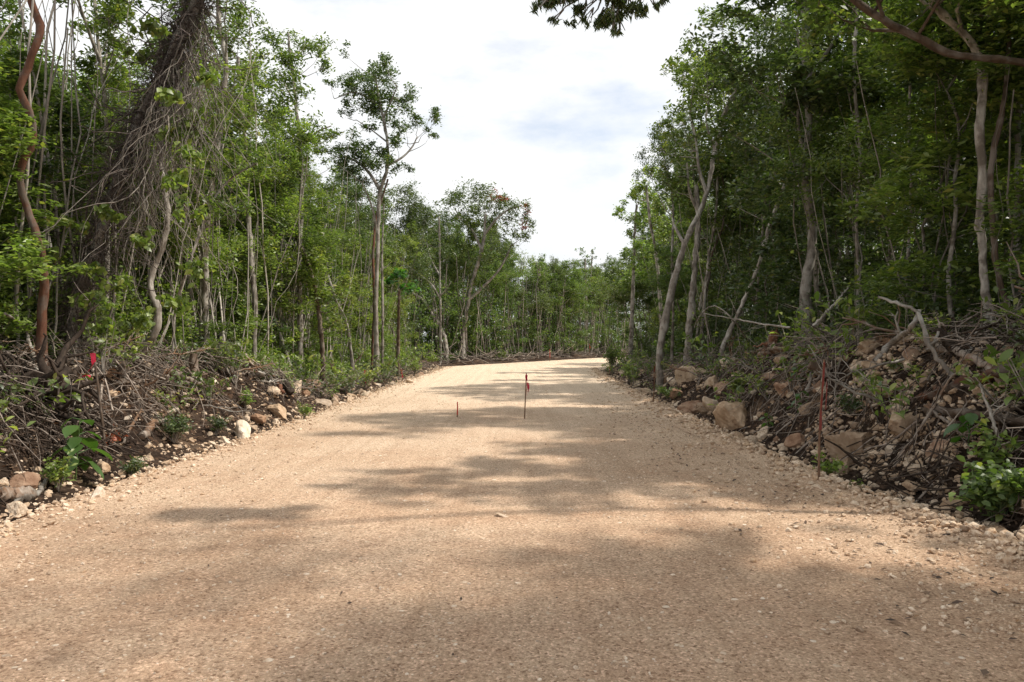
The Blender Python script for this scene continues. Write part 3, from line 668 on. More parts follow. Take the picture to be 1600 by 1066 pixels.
hero_tree('straight_tree', 'darker upright trunk just behind the leaning grey trunk on the right', [(1074, 560), (1080, 480), (1086, 410), (1090, 350), (1088, 290)], 24, 7, 4, bark='bark_grey', limbs=[(((1088, 330), (1075, 300), (1068, 260)), 3)], clusters=[(1085, 270, 18), (1060, 270, 16), (1045, 285, 16), (1068, 295, 14), (1100, 250, 18), (1040, 262, 10)], seed=31, leaf='leaf_dark', lsize=.13, dens=1.1)
for i, (pth, lb) in enumerate([([(1094, 556), (1100, 480), (1108, 400), (1118, 340), (1122, 270)], 'thin pale stem first right of the upright trunk behind the leaning one'),
                               ([(1086, 560), (1095, 470), (1112, 400), (1130, 330)], 'thin bowed stem crossing behind the upright trunk on the right'),
                               ([(1050, 560), (1052, 480), (1050, 400), (1052, 330), (1045, 270)], 'thin stem seen between the leaning grey trunk and the sky gap')]):
    hero_tree('slender_tree', lb, pth, 24.5 + i, 3, 2, seed=32 + i, crown=(.6, 5, 1.0), dens=.9, lsize=.13)
hero_tree('bright_tree', 'sunlit pale green tree closing the right side of the sky gap', [(985, 560), (988, 480), (990, 420), (992, 360), (995, 320)], 37, 4, 2, bark='bark_pale', clusters=[(972, 325, 10), (985, 312, 10), (998, 308, 10), (1010, 325, 12), (985, 335, 12), (965, 330, 7), (1000, 345, 14), (980, 360, 10), (992, 380, 14), (1015, 365, 14), (985, 400, 12), (1010, 395, 16), (978, 390, 6), (1000, 425, 18), (1020, 340, 12), (985, 440, 14)], seed=36, leaf='leaf_bright', lsize=.18, dens=1.6, spreadc=1.2)  # sunlit look comes from lighter leaf colour, since the crown is backlit
hero_tree('bright_tree', 'tree leaning out below the right treetops beside the sky gap', [(1035, 560), (1032, 480), (1025, 400), (1015, 340), (1010, 290)], 30, 4, 2, bark='bark_pale', clusters=[(1005, 295, 10), (1018, 290, 14), (1032, 290, 14), (1000, 305, 8), (1022, 310, 14), (1040, 320, 18), (1030, 345, 18), (1045, 370, 18), (1022, 265, 10), (1040, 400, 18)], seed=37, leaf='leaf_bright', lsize=.15, dens=1.4, spreadc=1.2)
hero_tree('epiphyte_tree', 'upright tan trunk on the right with a dark leafy climber around its upper part', [(1262, 510), (1259, 460), (1264, 420), (1271, 370), (1268, 330), (1259, 285), (1262, 235), (1264, 180), (1262, 100), (1258, 0), (1254, -80), (1250, -180)], 15.4, 9, 6, bark='bark_grey', clear=True, seed=38, yv=.2, crown=(.8, 6, 1.7), lsize=.12, dens=1.0,
          limbs=[(((1262, 120), (1290, 80), (1320, 30)), 4)])
hero_tree('leaning_tree', 'thin trunk leaning right in front of the tan trunk with the climber', [(1128, 548), (1158, 480), (1185, 415), (1200, 360), (1222, 300), (1240, 250), (1256, 215)], 20, 4.5, 2.5, bark='bark_grey', seed=39, clusters=[(1185, 280, 24), (1210, 300, 20), (1170, 310, 20), (1230, 260, 18)], leaf='leaf_bright', dens=.35, lsize=.09)
hero_tree('mottled_tree', 'white-mottled trunk among hanging stems near the right end of the forest', [(1548, 560), (1546, 500), (1537, 440), (1535, 380), (1531, 330), (1536, 280), (1531, 200), (1536, 120), (1516, 65), (1470, 20), (1430, -40)], 9.5, 9, 6, clear=True, seed=40, yv=.15, crown=(.8, 5, 1.5), dens=.9)
hero_tree('slender_tree', 'brown stem swinging close right of the white-mottled trunk', [(1590, 575), (1582, 500), (1562, 440), (1553, 370), (1548, 300), (1552, 240), (1565, 180), (1574, 110), (1578, 40), (1580, -60)], 9.2, 5.5, 4, bark='bark_brown', seed=41, yv=.15, crown=(.8, 4, 1.2), dens=.9)
hero_tree('slender_tree', 'grey trunk at the very right of the picture, right of the brown stem', [(1594, 560), (1592, 500), (1588, 420), (1592, 300), (1590, 200), (1598, 100), (1600, -40)], 10.2, 6.5, 5, bark='bark_grey', seed=42, yv=.1, crown=(.8, 5, 1.4), dens=.9)
hero_tree('slender_tree', 'straight thin pale stem in the shade left of the white-mottled trunk', [(1418, 520), (1418, 450), (1420, 380), (1424, 300), (1420, 200), (1425, 80), (1428, -40)], 13, 3.2, 2.4, seed=43, crown=(.4, 7, 1.3), dens=.9)
hero_tree('slender_tree', 'thin stem with pale bark in the deep shade right of the tan trunk', [(1340, 520), (1342, 430), (1338, 340), (1344, 240), (1335, 120), (1340, 0)], 14.5, 3.0, 2.4, seed=44, bark='bark_grey', crown=(.4, 7, 1.4), dens=.9)
# tree just outside the picture whose red limb crosses the top right corner, and the one that overhangs the road
hero_tree('overhanging_tree', 'thick brown limb sweeping across the top right corner', [(1740, 640), (1735, 480), (1715, 330), (1680, 180), (1630, 110), (1560, 92), (1485, 84), (1435, 58), (1385, 36), (1345, 8), (1300, -30), (1240, -80)], 8.6, 9, 6, bark='bark_brown', seed=45, yv=.1, crown=(.74, 8, 1.5), dens=.8, lsize=.11,
          limbs=[(((1680, 180), (1670, 0), (1650, -200)), 8)])
oh = hero_tree('overhanging_tree', 'dark feathery spray of leaves hanging into the top of the sky from above', [(1760, 760), (1760, 400), (1730, 0), (1620, -300), (1400, -420), (1200, -360), (1080, -220), (980, -90)], 7.0, 14, 4, bark='bark_grey', leaf='leaf_dark', lsize=.085, dens=6.0, seed=46, yv=.9, sides=8,
          clusters=[(850, 0, 17), (838, 8, 9), (872, 8, 18), (888, 22, 12), (905, 12, 14), (930, 2, 18), (938, 25, 15), (952, 32, 14), (948, 47, 10), (965, 22, 14), (985, 8, 18), (1005, 12, 12), (970, 40, 7), (1028, 8, 7), (950, 40, 14), (955, 55, 7), (918, 30, 9), (895, 32, 8), (1030, 18, 6), (865, 20, 8), (900, -15, 26), (960, -20, 30), (1010, -20, 18), (860, -25, 22), (1080, -80, 50), (1000, -90, 50), (920, -80, 40)], cjit=.12, droop=1.2, aspect=.2, near=True,
          shade_clumps=[(2.6, 3.0, 8.6, 1.0), (1.2, 5.6, 9.0, .9), (3.4, 6.6, 9.4, 1.0), (0.6, 3.6, 9.2, .8), (3.8, 2.4, 9.0, 1.1), (4.2, 4.6, 8.2, 1.4), (3.2, 5.2, 8.6, 1.2), (5.2, 4.2, 8.8, 1.4), (4.6, 6.0, 8.6, 1.2), (5.8, 5.8, 8.2, 1.3)])  # unseen leaf clumps added above the frame to shade the near road

# epiphyte leaves round the tan trunk
rngc = np.random.default_rng(8)
cl = [clump(rngc, P(a_, b_, 15.2 + rngc.normal(0, .15)), r_ / F * 15, 90, .9, 4) for a_, b_, r_ in ((1262, 110, 16), (1275, 135, 20), (1250, 140, 20), (1265, 160, 18), (1240, 160, 12), (1290, 125, 14), (1285, 160, 14), (1230, 175, 10), (1262, 85, 12))]
tag(mk('climber', [leaves(rngc, np.concatenate(cl), .17, aspect=.65, detail=True, droop=.9)], M['leaf_dark']), 'clump of dark glossy climber leaves high on the tan trunk', 'climbing plant')

# --- the forest itself: copies of a dozen kinds
KINDS = [
    ('slender_tree', make_variant(1, 10.5, .055, .45, 11, 1.7, .11, .7, 'bark_pale', 'leaf_mid', low=8)),
    ('slender_tree', make_variant(2, 11.5, .07, .50, 11, 1.9, .15, .75, 'bark_grey', 'leaf_dark', low=8)),
    ('slender_tree', make_variant(3, 9.0, .045, .35, 12, 1.5, .10, .65, 'bark_pale', 'leaf_bright', low=10)),
    ('slender_tree', make_variant(4, 10.0, .06, .4, 12, 1.8, .17, .7, 'bark_brown', 'leaf_mid', low=6, amp=.14)),
    ('forest_tree', make_variant(5, 11.0, .085, .5, 10, 2.2, .14, .8, 'bark_grey', 'leaf_mid', low=6)),
    ('forest_tree', make_variant(6, 10.0, .08, .45, 11, 2.2, .12, .7, 'bark_pale', 'leaf_blue', low=6, amp=.16)),
    ('many_stemmed_tree', make_variant(7, 8.0, .035, .3, 7, 1.2, .13, .7, 'bark_pale', 'leaf_bright', low=6, stems=3)),
    ('sapling', make_variant(8, 5.0, .025, .2, 11, .95, .11, .9, 'bark_pale', 'leaf_bright', low=3)),
    ('sapling', make_variant(9, 4.2, .022, .15, 11, .9, .12, .9, 'bark_grey', 'leaf_mid', low=3)),
    ('sapling', make_variant(10, 6.0, .03, .2, 11, 1.0, .19, .9, 'bark_brown', 'leaf_dark', low=3, amp=.12)),
]
WORD = ['thin pale-barked tree with mid green leaves', 'tall grey-barked tree with dark leaves', 'light pale-stemmed tree with fresh green leaves', 'crooked brown-barked tree',
        'stout grey-barked forest tree', 'twisting pale-barked tree with bluish leaves', 'many-stemmed bright green tree', 'bright green sapling', 'bushy grey-stemmed sapling', 'dark-leaved sapling']
LM_L = [(0, 'around the crooked red trunk'), (110, 'near the vine-wrapped trunk'), (250, 'near the kinked whitish trunk'), (370, 'left of the tall narrow tree'), (450, 'around the tall narrow tree'), (540, 'near the tallest tree on the left'), (640, 'near the bent bare trunk')]
LM_F = [(600, 'behind the red-flecked tree'), (800, 'beyond the centre stakes'), (880, 'around the straight pale far trunk'), (960, 'right of the far pale trunk')]
LM_R = [(960, 'beside the sky gap'), (1040, 'near the leaning grey trunk'), (1150, 'near the thin leaning trunk'), (1235, 'behind the tan climber-clad trunk'), (1320, 'behind the rubble mound'), (1450, 'near the white-mottled trunk')]
def near(px, L):
    out = L[0][1]
    for a_, s_ in L:
        if px >= a_: out = s_
    return out
rngt = np.random.default_rng(2024)
def scatter(side, n, gap, depthf, ylo, yhi, weights, tries=40000):
    pts = []
    for _ in range(tries):
        if len(pts) >= n: break
        y = ylo + (yhi - ylo) * rngt.random(); s = depthf[0] + (depthf[1] - depthf[0]) * rngt.random() ** 1.5
        x = float(xl(y)) - s if side == 'left' else float(xr(y)) + s
        if abs(x) > .72 * y + 1.0 or in_front(x, y, 1.0): continue
        if all((x - a_) ** 2 + (y - b_) ** 2 > (gap * (1 + .012 * y)) ** 2 for a_, b_ in pts):
            pts.append((x, y))
    return pts
def plant(pts, side, LM, weights, hmul=(.85, 1.12)):
    for x, y in pts:
        k = rngt.choice(len(KINDS), p=np.array(weights) / sum(weights)); nm, v = KINDS[k]
        s = rngt.uniform(*hmul); sx = s * rngt.uniform(.9, 1.2)
        HH = [10.5, 11.5, 9, 10, 11, 10, 8, 5, 4.2, 6][k] * 1.05; mh = float(max_h(x, y, (1.3 if side != 'right' else 2.6) if side != 'right' or px_(x, y) < 1080 else .4)) - gh(x, y)
        s = min(s, mh * (rngt.uniform(.86, 1.02) if side == 'left' else rngt.uniform(.95, 1.12)) / HH) if side != 'far' else (mh / HH * rngt.uniform(.8, 1.04) if k < 7 else s)
        s = max(s, .3); sx = max(min(sx, s * 1.7), s * .7)
        px = pix((x, y, 0))[0]
        where = near(px, LM); depth = 'in front' if (abs(x - (xl(y) if side == 'left' else xr(y))) < 4 or side == 'far') else 'deep inside'
        place_variant(v, nm, (x, y, gh(x, y) - .05), rngt.uniform(0, 2 * PI), (sx, sx, s), f'{WORD[k]} {depth} {where}', f'{side} forest trees {depth} {where}')
LEFTP = scatter('left', 92, 1.15, (2.3, 12), 7.5, 44, None)
plant(LEFTP, 'left', LM_L, [5, 2, 7, 3, 2, 2, 4, 4, 3, 1])  # bright-leaved kinds favoured: leaf colour lightens the sunlit side
RIGHTP = scatter('right', 88, 1.15, (2.4, 12), 7.0, 54, None)
plant(RIGHTP, 'right', LM_R, [4, 6, 2, 4, 3, 2, 2, 2, 3, 3])
far = []
for _ in range(20000):
    if len(far) >= 72: break
    y = rngt.uniform(49, 96); x = float(xl(y)) - (2.0 + 12 * rngt.random() ** 1.8)
    if x < -32 or x > .24 * y or y < 48: continue
    if all((x - a_) ** 2 + (y - b_) ** 2 > 1.9 ** 2 for a_, b_ in far): far.append((x, y))
plant(far, 'far', LM_F, [5, 4, 3, 2, 3, 3, 3, 2, 1, 1], (.75, .98))
# trees beyond the right of the frame that shade the road
for i, (x, y, k, s) in enumerate([(6.4, 3.8, 0, 1.0), (7.6, 1.5, 1, 1.0), (6.4, -1.2, 5, .95), (7.9, 5.0, 3, 1.0)]):
    place_variant(KINDS[k][1], KINDS[k][0], (x, y, gh(x, y) - .05), i * 1.3, (s * 1.15, s * 1.15, s), 'stout tree outside the right edge whose shade falls on the road', 'trees outside the picture on the right')

# ------------------------------------------------------------------ undergrowth (stuff)
def growth(rng, n, side, s0, s1, y0, y1, zmax, lsize, per, rad, pw=1.4):
    y = y0 + (y1 - y0) * rng.random(n) ** pw; s = s0 + (s1 - s0) * rng.random(n) ** 1.3
    x = (xl(y) - s) if side < 0 else (xr(y) + s)
    z = ground_h(x, y) + zmax * rng.random(n) ** 1.6 * sstep((s - s0 + .4) / 2) + .1
    z = np.minimum(z, max_h(x, y, .8) - .6)
    cs = [clump(rng, (x[i], y[i], z[i]), rad * rng.uniform(.6, 1.3), per, .8, 4) for i in range(n) if not in_front(x[i], y[i], .42)]
    return leaves(rng, np.concatenate(cs), lsize)
rng = np.random.default_rng(31)
tag(mk('undergrowth', [growth(rng, 1150, -1, 2.3, 7, 9, 46, 5.0, .10, 100, .45), growth(rng, 420, -1, 1.6, 3, 18, 46, 1.2, .10, 90, .3)], M['leaf_bright']), 'bright leafy undergrowth filling the left forest edge', 'undergrowth', kind='stuff')  # lighter leaf colour stands in for sunlight on this edge
tag(mk('undergrowth', [growth(rng, 1300, -1, 2.6, 12, 8, 46, 6.5, .12, 110, .5)], M['leaf_mid']), 'shaded darker undergrowth inside the left forest', 'undergrowth', kind='stuff')  # interior shade partly put into the leaf colour, darker than the edge
tag(mk('undergrowth', [growth(rng, 2200, 1, 2.6, 12, 7, 48, 6.5, .12, 110, .5)], M['leaf_dark']), 'dark undergrowth in the shade of the right forest', 'undergrowth', kind='stuff')  # darkest leaf colour, deepening the shade of this side
def wood_mass(rng, n, fx, lsize, per, rad, zlo, zhi):
    x, y = fx(n); z = zlo + (zhi - zlo) * rng.random(n) ** .9
    z = np.minimum(z, (max_h(x, y, 2.0) - 1.2) * rng.uniform(.8, 1, n))
    cs = [clump(rng, (x[i], y[i], z[i]), rad * rng.uniform(.6, 1.3), per, .8, 4) for i in range(n)]
    return leaves(rng, np.concatenate(cs), lsize)
def fL(n):
    y = 8 + 50 * rng.random(n); return xl(y) - 13 - 12 * rng.random(n), y
def fR(n):
    y = 6 + 70 * rng.random(n); return xr(y) + 13 + 10 * rng.random(n), y
def fF(n):
    y = 50 + 60 * rng.random(n); return xl(y) - 11 - 14 * rng.random(n), y
def fU(n):
    y = 47 + 40 * rng.random(n); return xl(y) - 1.6 - 6 * rng.random(n), y
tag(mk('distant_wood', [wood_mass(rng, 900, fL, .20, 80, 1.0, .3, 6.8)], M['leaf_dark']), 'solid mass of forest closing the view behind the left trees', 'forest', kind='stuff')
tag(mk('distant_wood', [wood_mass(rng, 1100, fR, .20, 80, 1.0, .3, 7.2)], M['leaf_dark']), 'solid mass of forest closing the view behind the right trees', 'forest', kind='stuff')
tag(mk('distant_wood', [wood_mass(rng, 1100, fF, .28, 90, 1.2, .3, 11.5)], M['leaf_mid']), 'solid mass of forest beyond the end of the road', 'forest', kind='stuff')
tag(mk('undergrowth', [wood_mass(rng, 900, fU, .2, 70, .7, .2, 5.5)], M['leaf_mid']), 'low undergrowth along the foot of the far forest wall', 'undergrowth', kind='stuff')

# hanging stems and lianas: nobody could count them
def lianas(rng, n, side, s0, s1, y0, y1, zt, r):
    y = y0 + (y1 - y0) * rng.random(n) ** 1.4; s = s0 + (s1 - s0) * rng.random(n)
    x = (xl(y) - s) if side < 0 else (xr(y) + s); k = 9
    u = np.linspace(0, 1, k)[None, :, None]
    H = rng.uniform(.35, 1, n)[:, None, None] * zt
    base = np.stack([x, y, ground_h(x, y) - .05], -1)[:, None]
    lean = rng.normal(0, .16, (n, 1, 3)) * np.array([1, 1, 0])
    w = np.cumsum(rng.normal(0, .07, (n, k, 3)), 1) * np.array([1, 1, .3])
    Pp = base + np.array([0, 0, 1]) * H * u + lean * H * u + w - w[:, :1]
    R = r * rng.uniform(.4, 1.2, (n, 1)) * np.linspace(1.2, .5, k)[None]
    return tubes(Pp, R, 4, False)
tag(mk('lianas', lianas(rng, 800, -1, 2.0, 8, 8, 46, 7.5, .015) + lianas(rng, 85, -1, 1.9, 3.6, 10, 44, 9, .020), M['liana_pale']), 'countless thin pale stems and lianas standing in the left forest', 'lianas', kind='stuff')
tag(mk('lianas', lianas(rng, 560, 1, 2.4, 10, 7.5, 46, 7.0, .016), M['liana']), 'countless thin stems and lianas standing in the shaded right forest', 'lianas', kind='stuff')
def farst(n):
    y = 49 + 32 * rng.random(n); x = xl(y) - 1.6 - 7 * rng.random(n); k = 7; u = np.linspace(0, 1, k)[None, :, None]
    base = np.stack([x, y, x * 0], -1)[:, None]
    Pp = base + np.array([0, 0, 1]) * u * rng.uniform(3, 8, (n, 1, 1)) + rng.normal(0, .12, (n, 1, 3)) * np.array([1, 1, 0]) * 5 * u + np.cumsum(rng.normal(0, .07, (n, k, 3)), 1)
    return tubes(Pp, .035 * rng.uniform(.5, 1.3, (n, 1)) * np.linspace(1.2, .6, k)[None], 4, False)
tag(mk('lianas', farst(420), M['liana']), 'thin pale stems crowding the foot of the far forest wall', 'lianas', kind='stuff')

# vine tangle on the leaning trunk and the curtain that hangs from it
axis = resample(np.array([P(a_, b_, 10.9) for a_, b_ in [(112, 560), (120, 470), (150, 385), (200, 235), (250, 120), (300, 15), (325, -40)]]), 60)
def strands(rng, n, rad, Lr, rr, drift=(0, 0, -1.0), along=.6):
    j = (58 * rng.random(n) ** .75).astype(int).clip(2, 57); ax = axis[j]; tg = unit(axis[np.minimum(j + 1, 59)] - axis[j - 1])
    az = rng.uniform(0, 2 * PI, n); q = unit(np.cross(tg, np.array([0, 1., 0]))); w = np.cross(tg, q)
    rd = rad * (rng.uniform(.25, 1, n) ** .8 * (1 + .9 * (rng.random(n) < .12) * rng.random(n)))[:, None] * (.55 + .7 * vnoise(j * .22, az * .8))[:, None]
    p = ax + (q * np.cos(az)[:, None] + w * np.sin(az)[:, None]) * rd
    k = 8; out = [p]; d = unit(-tg * along * rng.uniform(-.6, 1, (n, 1)) + np.array(drift) * .35 + rng.normal(0, .6, (n, 3))); step = (rng.uniform(*Lr, n) / k)[:, None]
    for i in range(k - 1):
        d = unit(d + rng.normal(0, .42, (n, 3)) + np.array([0, 0, -.05])); p = p + d * step; out.append(p)
    return tubes(np.stack(out, 1), rr * rng.uniform(.5, 1.5, (n, 1)) * np.linspace(1, .5, k)[None], 3, False)
rv = np.random.default_rng(3)
tag(mk('vine_tangle', strands(rv, 3600, .18, (.2, .8), .0034) + strands(rv, 260, .16, (.8, 2.2), .009), M['vine']), 'dark dry vines matted around the leaning trunk', 'vines', kind='stuff')
def curtain(rng, n):
    px = rng.uniform(215, 325, n); top = np.interp(px, [150, 300], [330, 20]) + rng.uniform(0, 120, n); k = 12
    d = 10.8 + rng.normal(0, .25, n)
    p = np.stack([(px - 800) / F * d, d, CAMZ + (533 - top) / F * d], -1); out = [p]; dr = unit(np.stack([rng.normal(.02, .08, n), rng.normal(0, .08, n), -np.ones(n)], -1))
    step = (rng.uniform(.6, 3.2, n) / k)[:, None]
    for i in range(k - 1):
        dr = unit(dr + rng.normal(0, .36, (n, 3)) * np.array([1, 1, .6]) + np.array([0, 0, -.26])); p = p + dr * step; out.append(p)
    return tubes(np.stack(out, 1), .0048 * (rng.uniform(.4, 1.4, (n, 1)) + 1.5 * rng.random((n, 1)) ** 7) * np.linspace(1, .5, k)[None], 4, False)
tag(mk('hanging_vines', curtain(rv, 260), M['liana']), 'curtain of pale dry vines hanging from the leaning trunk', 'vines', kind='stuff')

cl = [clump(rv, P(a_, b_, 10.4 + rv.normal(0, .3)), r_ / F * 10.5, 70, .9, 4) for a_, b_, r_ in
      ((270, 150, 22), (285, 190, 26), (300, 240, 22), (262, 215, 18), (280, 280, 20), (240, 40, 20), (215, 90, 18), (330, 130, 18), (180, 330, 16), (125, 420, 24), (100, 470, 28), (150, 470, 24), (190, 440, 20), (230, 380, 18), (295, 330, 20), (305, 420, 24), (270, 470, 24), (85, 400, 20), (160, 510, 22), (215, 500, 22), (110, 350, 14))]
tag(mk('vine_leaves', [leaves(rv, np.concatenate(cl), .115, aspect=.6, detail=True, droop=.7)], M['leaf_bright']), 'fresh green climber leaves over the dead vines on the leaning trunk', 'climbing plant', kind='stuff')

# ------------------------------------------------------------------ brush piles (stuff) 
def twigs(rng, n, side, s0, s1, y0, y1, h, Lr, rr, pw=1.2, hfun=None):
    y = y0 + (y1 - y0) * rng.random(n) ** pw; s = s0 + (s1 - s0) * rng.random(n)
    x = (xl(y) - s) if side < 0 else (xr(y) + s)
    pz = ground_h(x, y) + .2; qx = 800 + x / y * F; qy = 533 - (pz - CAMZ) / y * F; bl = np.zeros(n, bool)
    for a_, b_, w_, h_ in ((350, 586, 48, 20), (300, 600, 26, 24), (192, 600, 14, 26), (425, 612, 34, 16), (398, 548, 40, 14), (290, 622, 34, 10), (1220, 545, 50, 18), (1420, 520, 22, 40), (1540, 590, 70, 36), (1370, 560, 40, 40)):
        bl |= (np.abs(qx - a_) < w_) & (qy > b_ - h_) & (qy < b_ + h_ + 14)
    kp = (rng.random(n) > .82 * bl) & (rng.random(n) < np.clip((fbm(x * 1.1 + 40, y * 1.1, 3) + .17) * 4, .12, 1)); x, y, s = x[kp], y[kp], s[kp]; n = len(x)
    hh = h * rng.random(n) ** 1.5
    if hfun is not None: hh = hh * hfun(s, y)
    p = np.stack([x, y, ground_h(x, y) + .02 + hh], -1); k = 6
    az = rng.uniform(0, 2 * PI, n)
    slope = (ground_h(x + .3 * np.cos(az), y + .3 * np.sin(az)) - ground_h(x, y)) / .3
    d = unit(np.stack([np.cos(az), np.sin(az), slope + rng.normal(.06, .28, n)], -1)); out = [p]; step = (rng.uniform(*Lr, n) / k)[:, None]
    for i in range(k - 1):
        d = unit(d + rng.normal(0, .20, (n, 3)) * (rng.random((n, 1)) < .55) + np.array([0, 0, -.03])); p = p + d * step
        out.append(p)
    return tubes(np.stack(out, 1), rr * (rng.uniform(.4, 1.3, (n, 1)) + 1.6 * rng.random((n, 1)) ** 9) * np.linspace(1.1, .45, k)[None], 4)
rb = np.random.default_rng(12)
tag(mk('brush_pile', twigs(rb, 4600, -1, .6, 3.6, 6.2, 18, .40, (.25, 1.1), .0065, 1.1) + twigs(rb, 1500, -1, .6, 3, 16, 44, .3, (.4, 1.3), .010, 1.2), M['twig']),
    'heaps of pale dead twigs and roots bulldozed along the left bank', 'brush', kind='stuff')
tag(mk('brush_pile', twigs(rb, 2600, 1, .5, 3.4, 5.2, 14, .35, (.25, 1.0), .006, 1.0) + twigs(rb, 2600, 1, .9, 4.0, 12, 45, .45, (.4, 1.4), .010, 1.3), M['twig']),
    'heaps of grey dead twigs along the right bank', 'brush', kind='stuff')
tag(mk('root_mass', twigs(rb, 2600, -1, .4, 2.2, 6.0, 9.5, .35, (.2, .8), .006) + twigs(rb, 1800, 1, .3, 2.4, 5.2, 9.5, .25, (.2, .8), .007), M['darkwood']),
    'dark damp roots and soil-covered twigs low in the banks', 'roots', kind='stuff')
xa, ya = bank_pts(rb, 7000, -1, 6, 20, .5, 3.4, 1.1); xb, yb = bank_pts(rb, 5000, 1, 5, 20, .5, 3.4, 1.1)
hb = lambda a, b: ground_h(a, b) + rb.random(len(a)) ** 1.6 * .34
tag(mk('leaf_litter', [scraps(rb, xa, ya, rb.uniform(.03, .085, len(xa)), hb, 1.0), scraps(rb, xb, yb, rb.uniform(.03, .085, len(xb)), hb, 1.0)], M['litter']), 'withered leaves caught among the twigs of the brush piles', 'leaf litter', kind='stuff')
def farbrush(n):
    y = 47 + 32 * rb.random(n); x = xl(y) - .8 - 1.8 * rb.random(n); k = 5; p = np.stack([x, y, .1 + .5 * rb.random(n)], -1); out = [p]
    d = unit(rb.normal(0, 1, (n, 3)) * np.array([1, 1, .35]))
    for i in range(k - 1):
        d = unit(d + rb.normal(0, .15, (n, 3))); p = p + d * .4; p[:, 2] = np.maximum(p[:, 2], .05); out.append(p)
    return tubes(np.stack(out, 1), .02 * rb.uniform(.4, 1.6, (n, 1)) * np.ones((1, k)), 4, False)
tag(mk('brush_pile', farbrush(420), M['twig']), 'felled brush lying along the foot of the far forest wall', 'brush', kind='stuff')
#@@PART3
# ------------------------------------------------------------------ props, found where a sight line meets the ground
def hit(px, py, lift=0.0):
    """point of the terrain (or of the road) in the direction of one spot of the photograph"""
    dx, dz = (px - 800) / F, (533 - py) / F
    d = np.arange(2.0, 90, .02); z = CAMZ + dz * d
    g = np.maximum(ground_h(dx * d, d), np.where((dx * d > xl(d)) & (dx * d < xr(d)), road_h(dx * d, d), -9))
    k = np.argmax(z <= g) if (z <= g).any() else len(d) - 1
    off = np.maximum(xl(d) - dx * d, dx * d - xr(d))
    if off[k] > 3.4 or (d[k] > 40 and abs(px - 800) > 150):                    # the sight line just clears the bank: stand the thing on its crest
        ok = (off > .2) & (off < 2.6); k = np.where(ok)[0][np.argmin((z - g)[ok])]
    return np.array([dx * d[k], d[k], g[k] + lift])

def local_obj(name, parts, mat, base, parent, flat=False):
    me = mk(name, [(v - np.asarray(base), f) for v, f in parts], mat, data_only=True, flat=flat)
    o = bpy.data.objects.new(name, me); C.objects.link(o)
    if parent is not None: o.parent = parent
    else: o.location = tuple(base)
    return o

# rocks
def rock_mesh(seed, planes=11, lo=.5, hi=.85, rough=.05):
    rng = np.random.default_rng(seed); V = blocky(rng, ICO4[0], planes, lo, hi)
    f = rng.normal(0, 1, (6, 3)) * 5; ph = rng.uniform(0, 6, 6)
    V = V * (1 + rough * sum(np.sin(V @ f[i] + ph[i]) / (1 + i * .5) for i in range(6)) * .5)[:, None]
    f = rng.normal(0, 1, (6, 3)) * 16
    return V * (1 + rough * .35 * sum(np.sin(V @ f[i] + ph[i]) for i in range(6)) * .5)[:, None]
def rock(px, py, rx, ry, label, mat='rock', seed=0, cat='rock', name='rock', group=None, sink=.45):
    p = hit(px, py + ry * .55); s = p[1] / F; rng = np.random.default_rng(500 + seed)
    V = rock_mesh(seed, 9, .38, .82, .07) * np.array([rx, (rx + ry) / 2, ry]) * s * 1.45
    a = rng.uniform(-.35, .35); c_, s_ = math.cos(a), math.sin(a)
    V = np.stack([V[:, 0] * c_ - V[:, 2] * s_, V[:, 1], V[:, 0] * s_ + V[:, 2] * c_], -1)
    me = mk(name, [(V, ICO4[1])], M[mat], data_only=True, flat=True)
    o = bpy.data.objects.new(name, me); C.objects.link(o); o.location = (p[0], p[1] + rx * s * .3, p[2] + ry * s * sink * .7)
    return tag(o, label, cat, group)
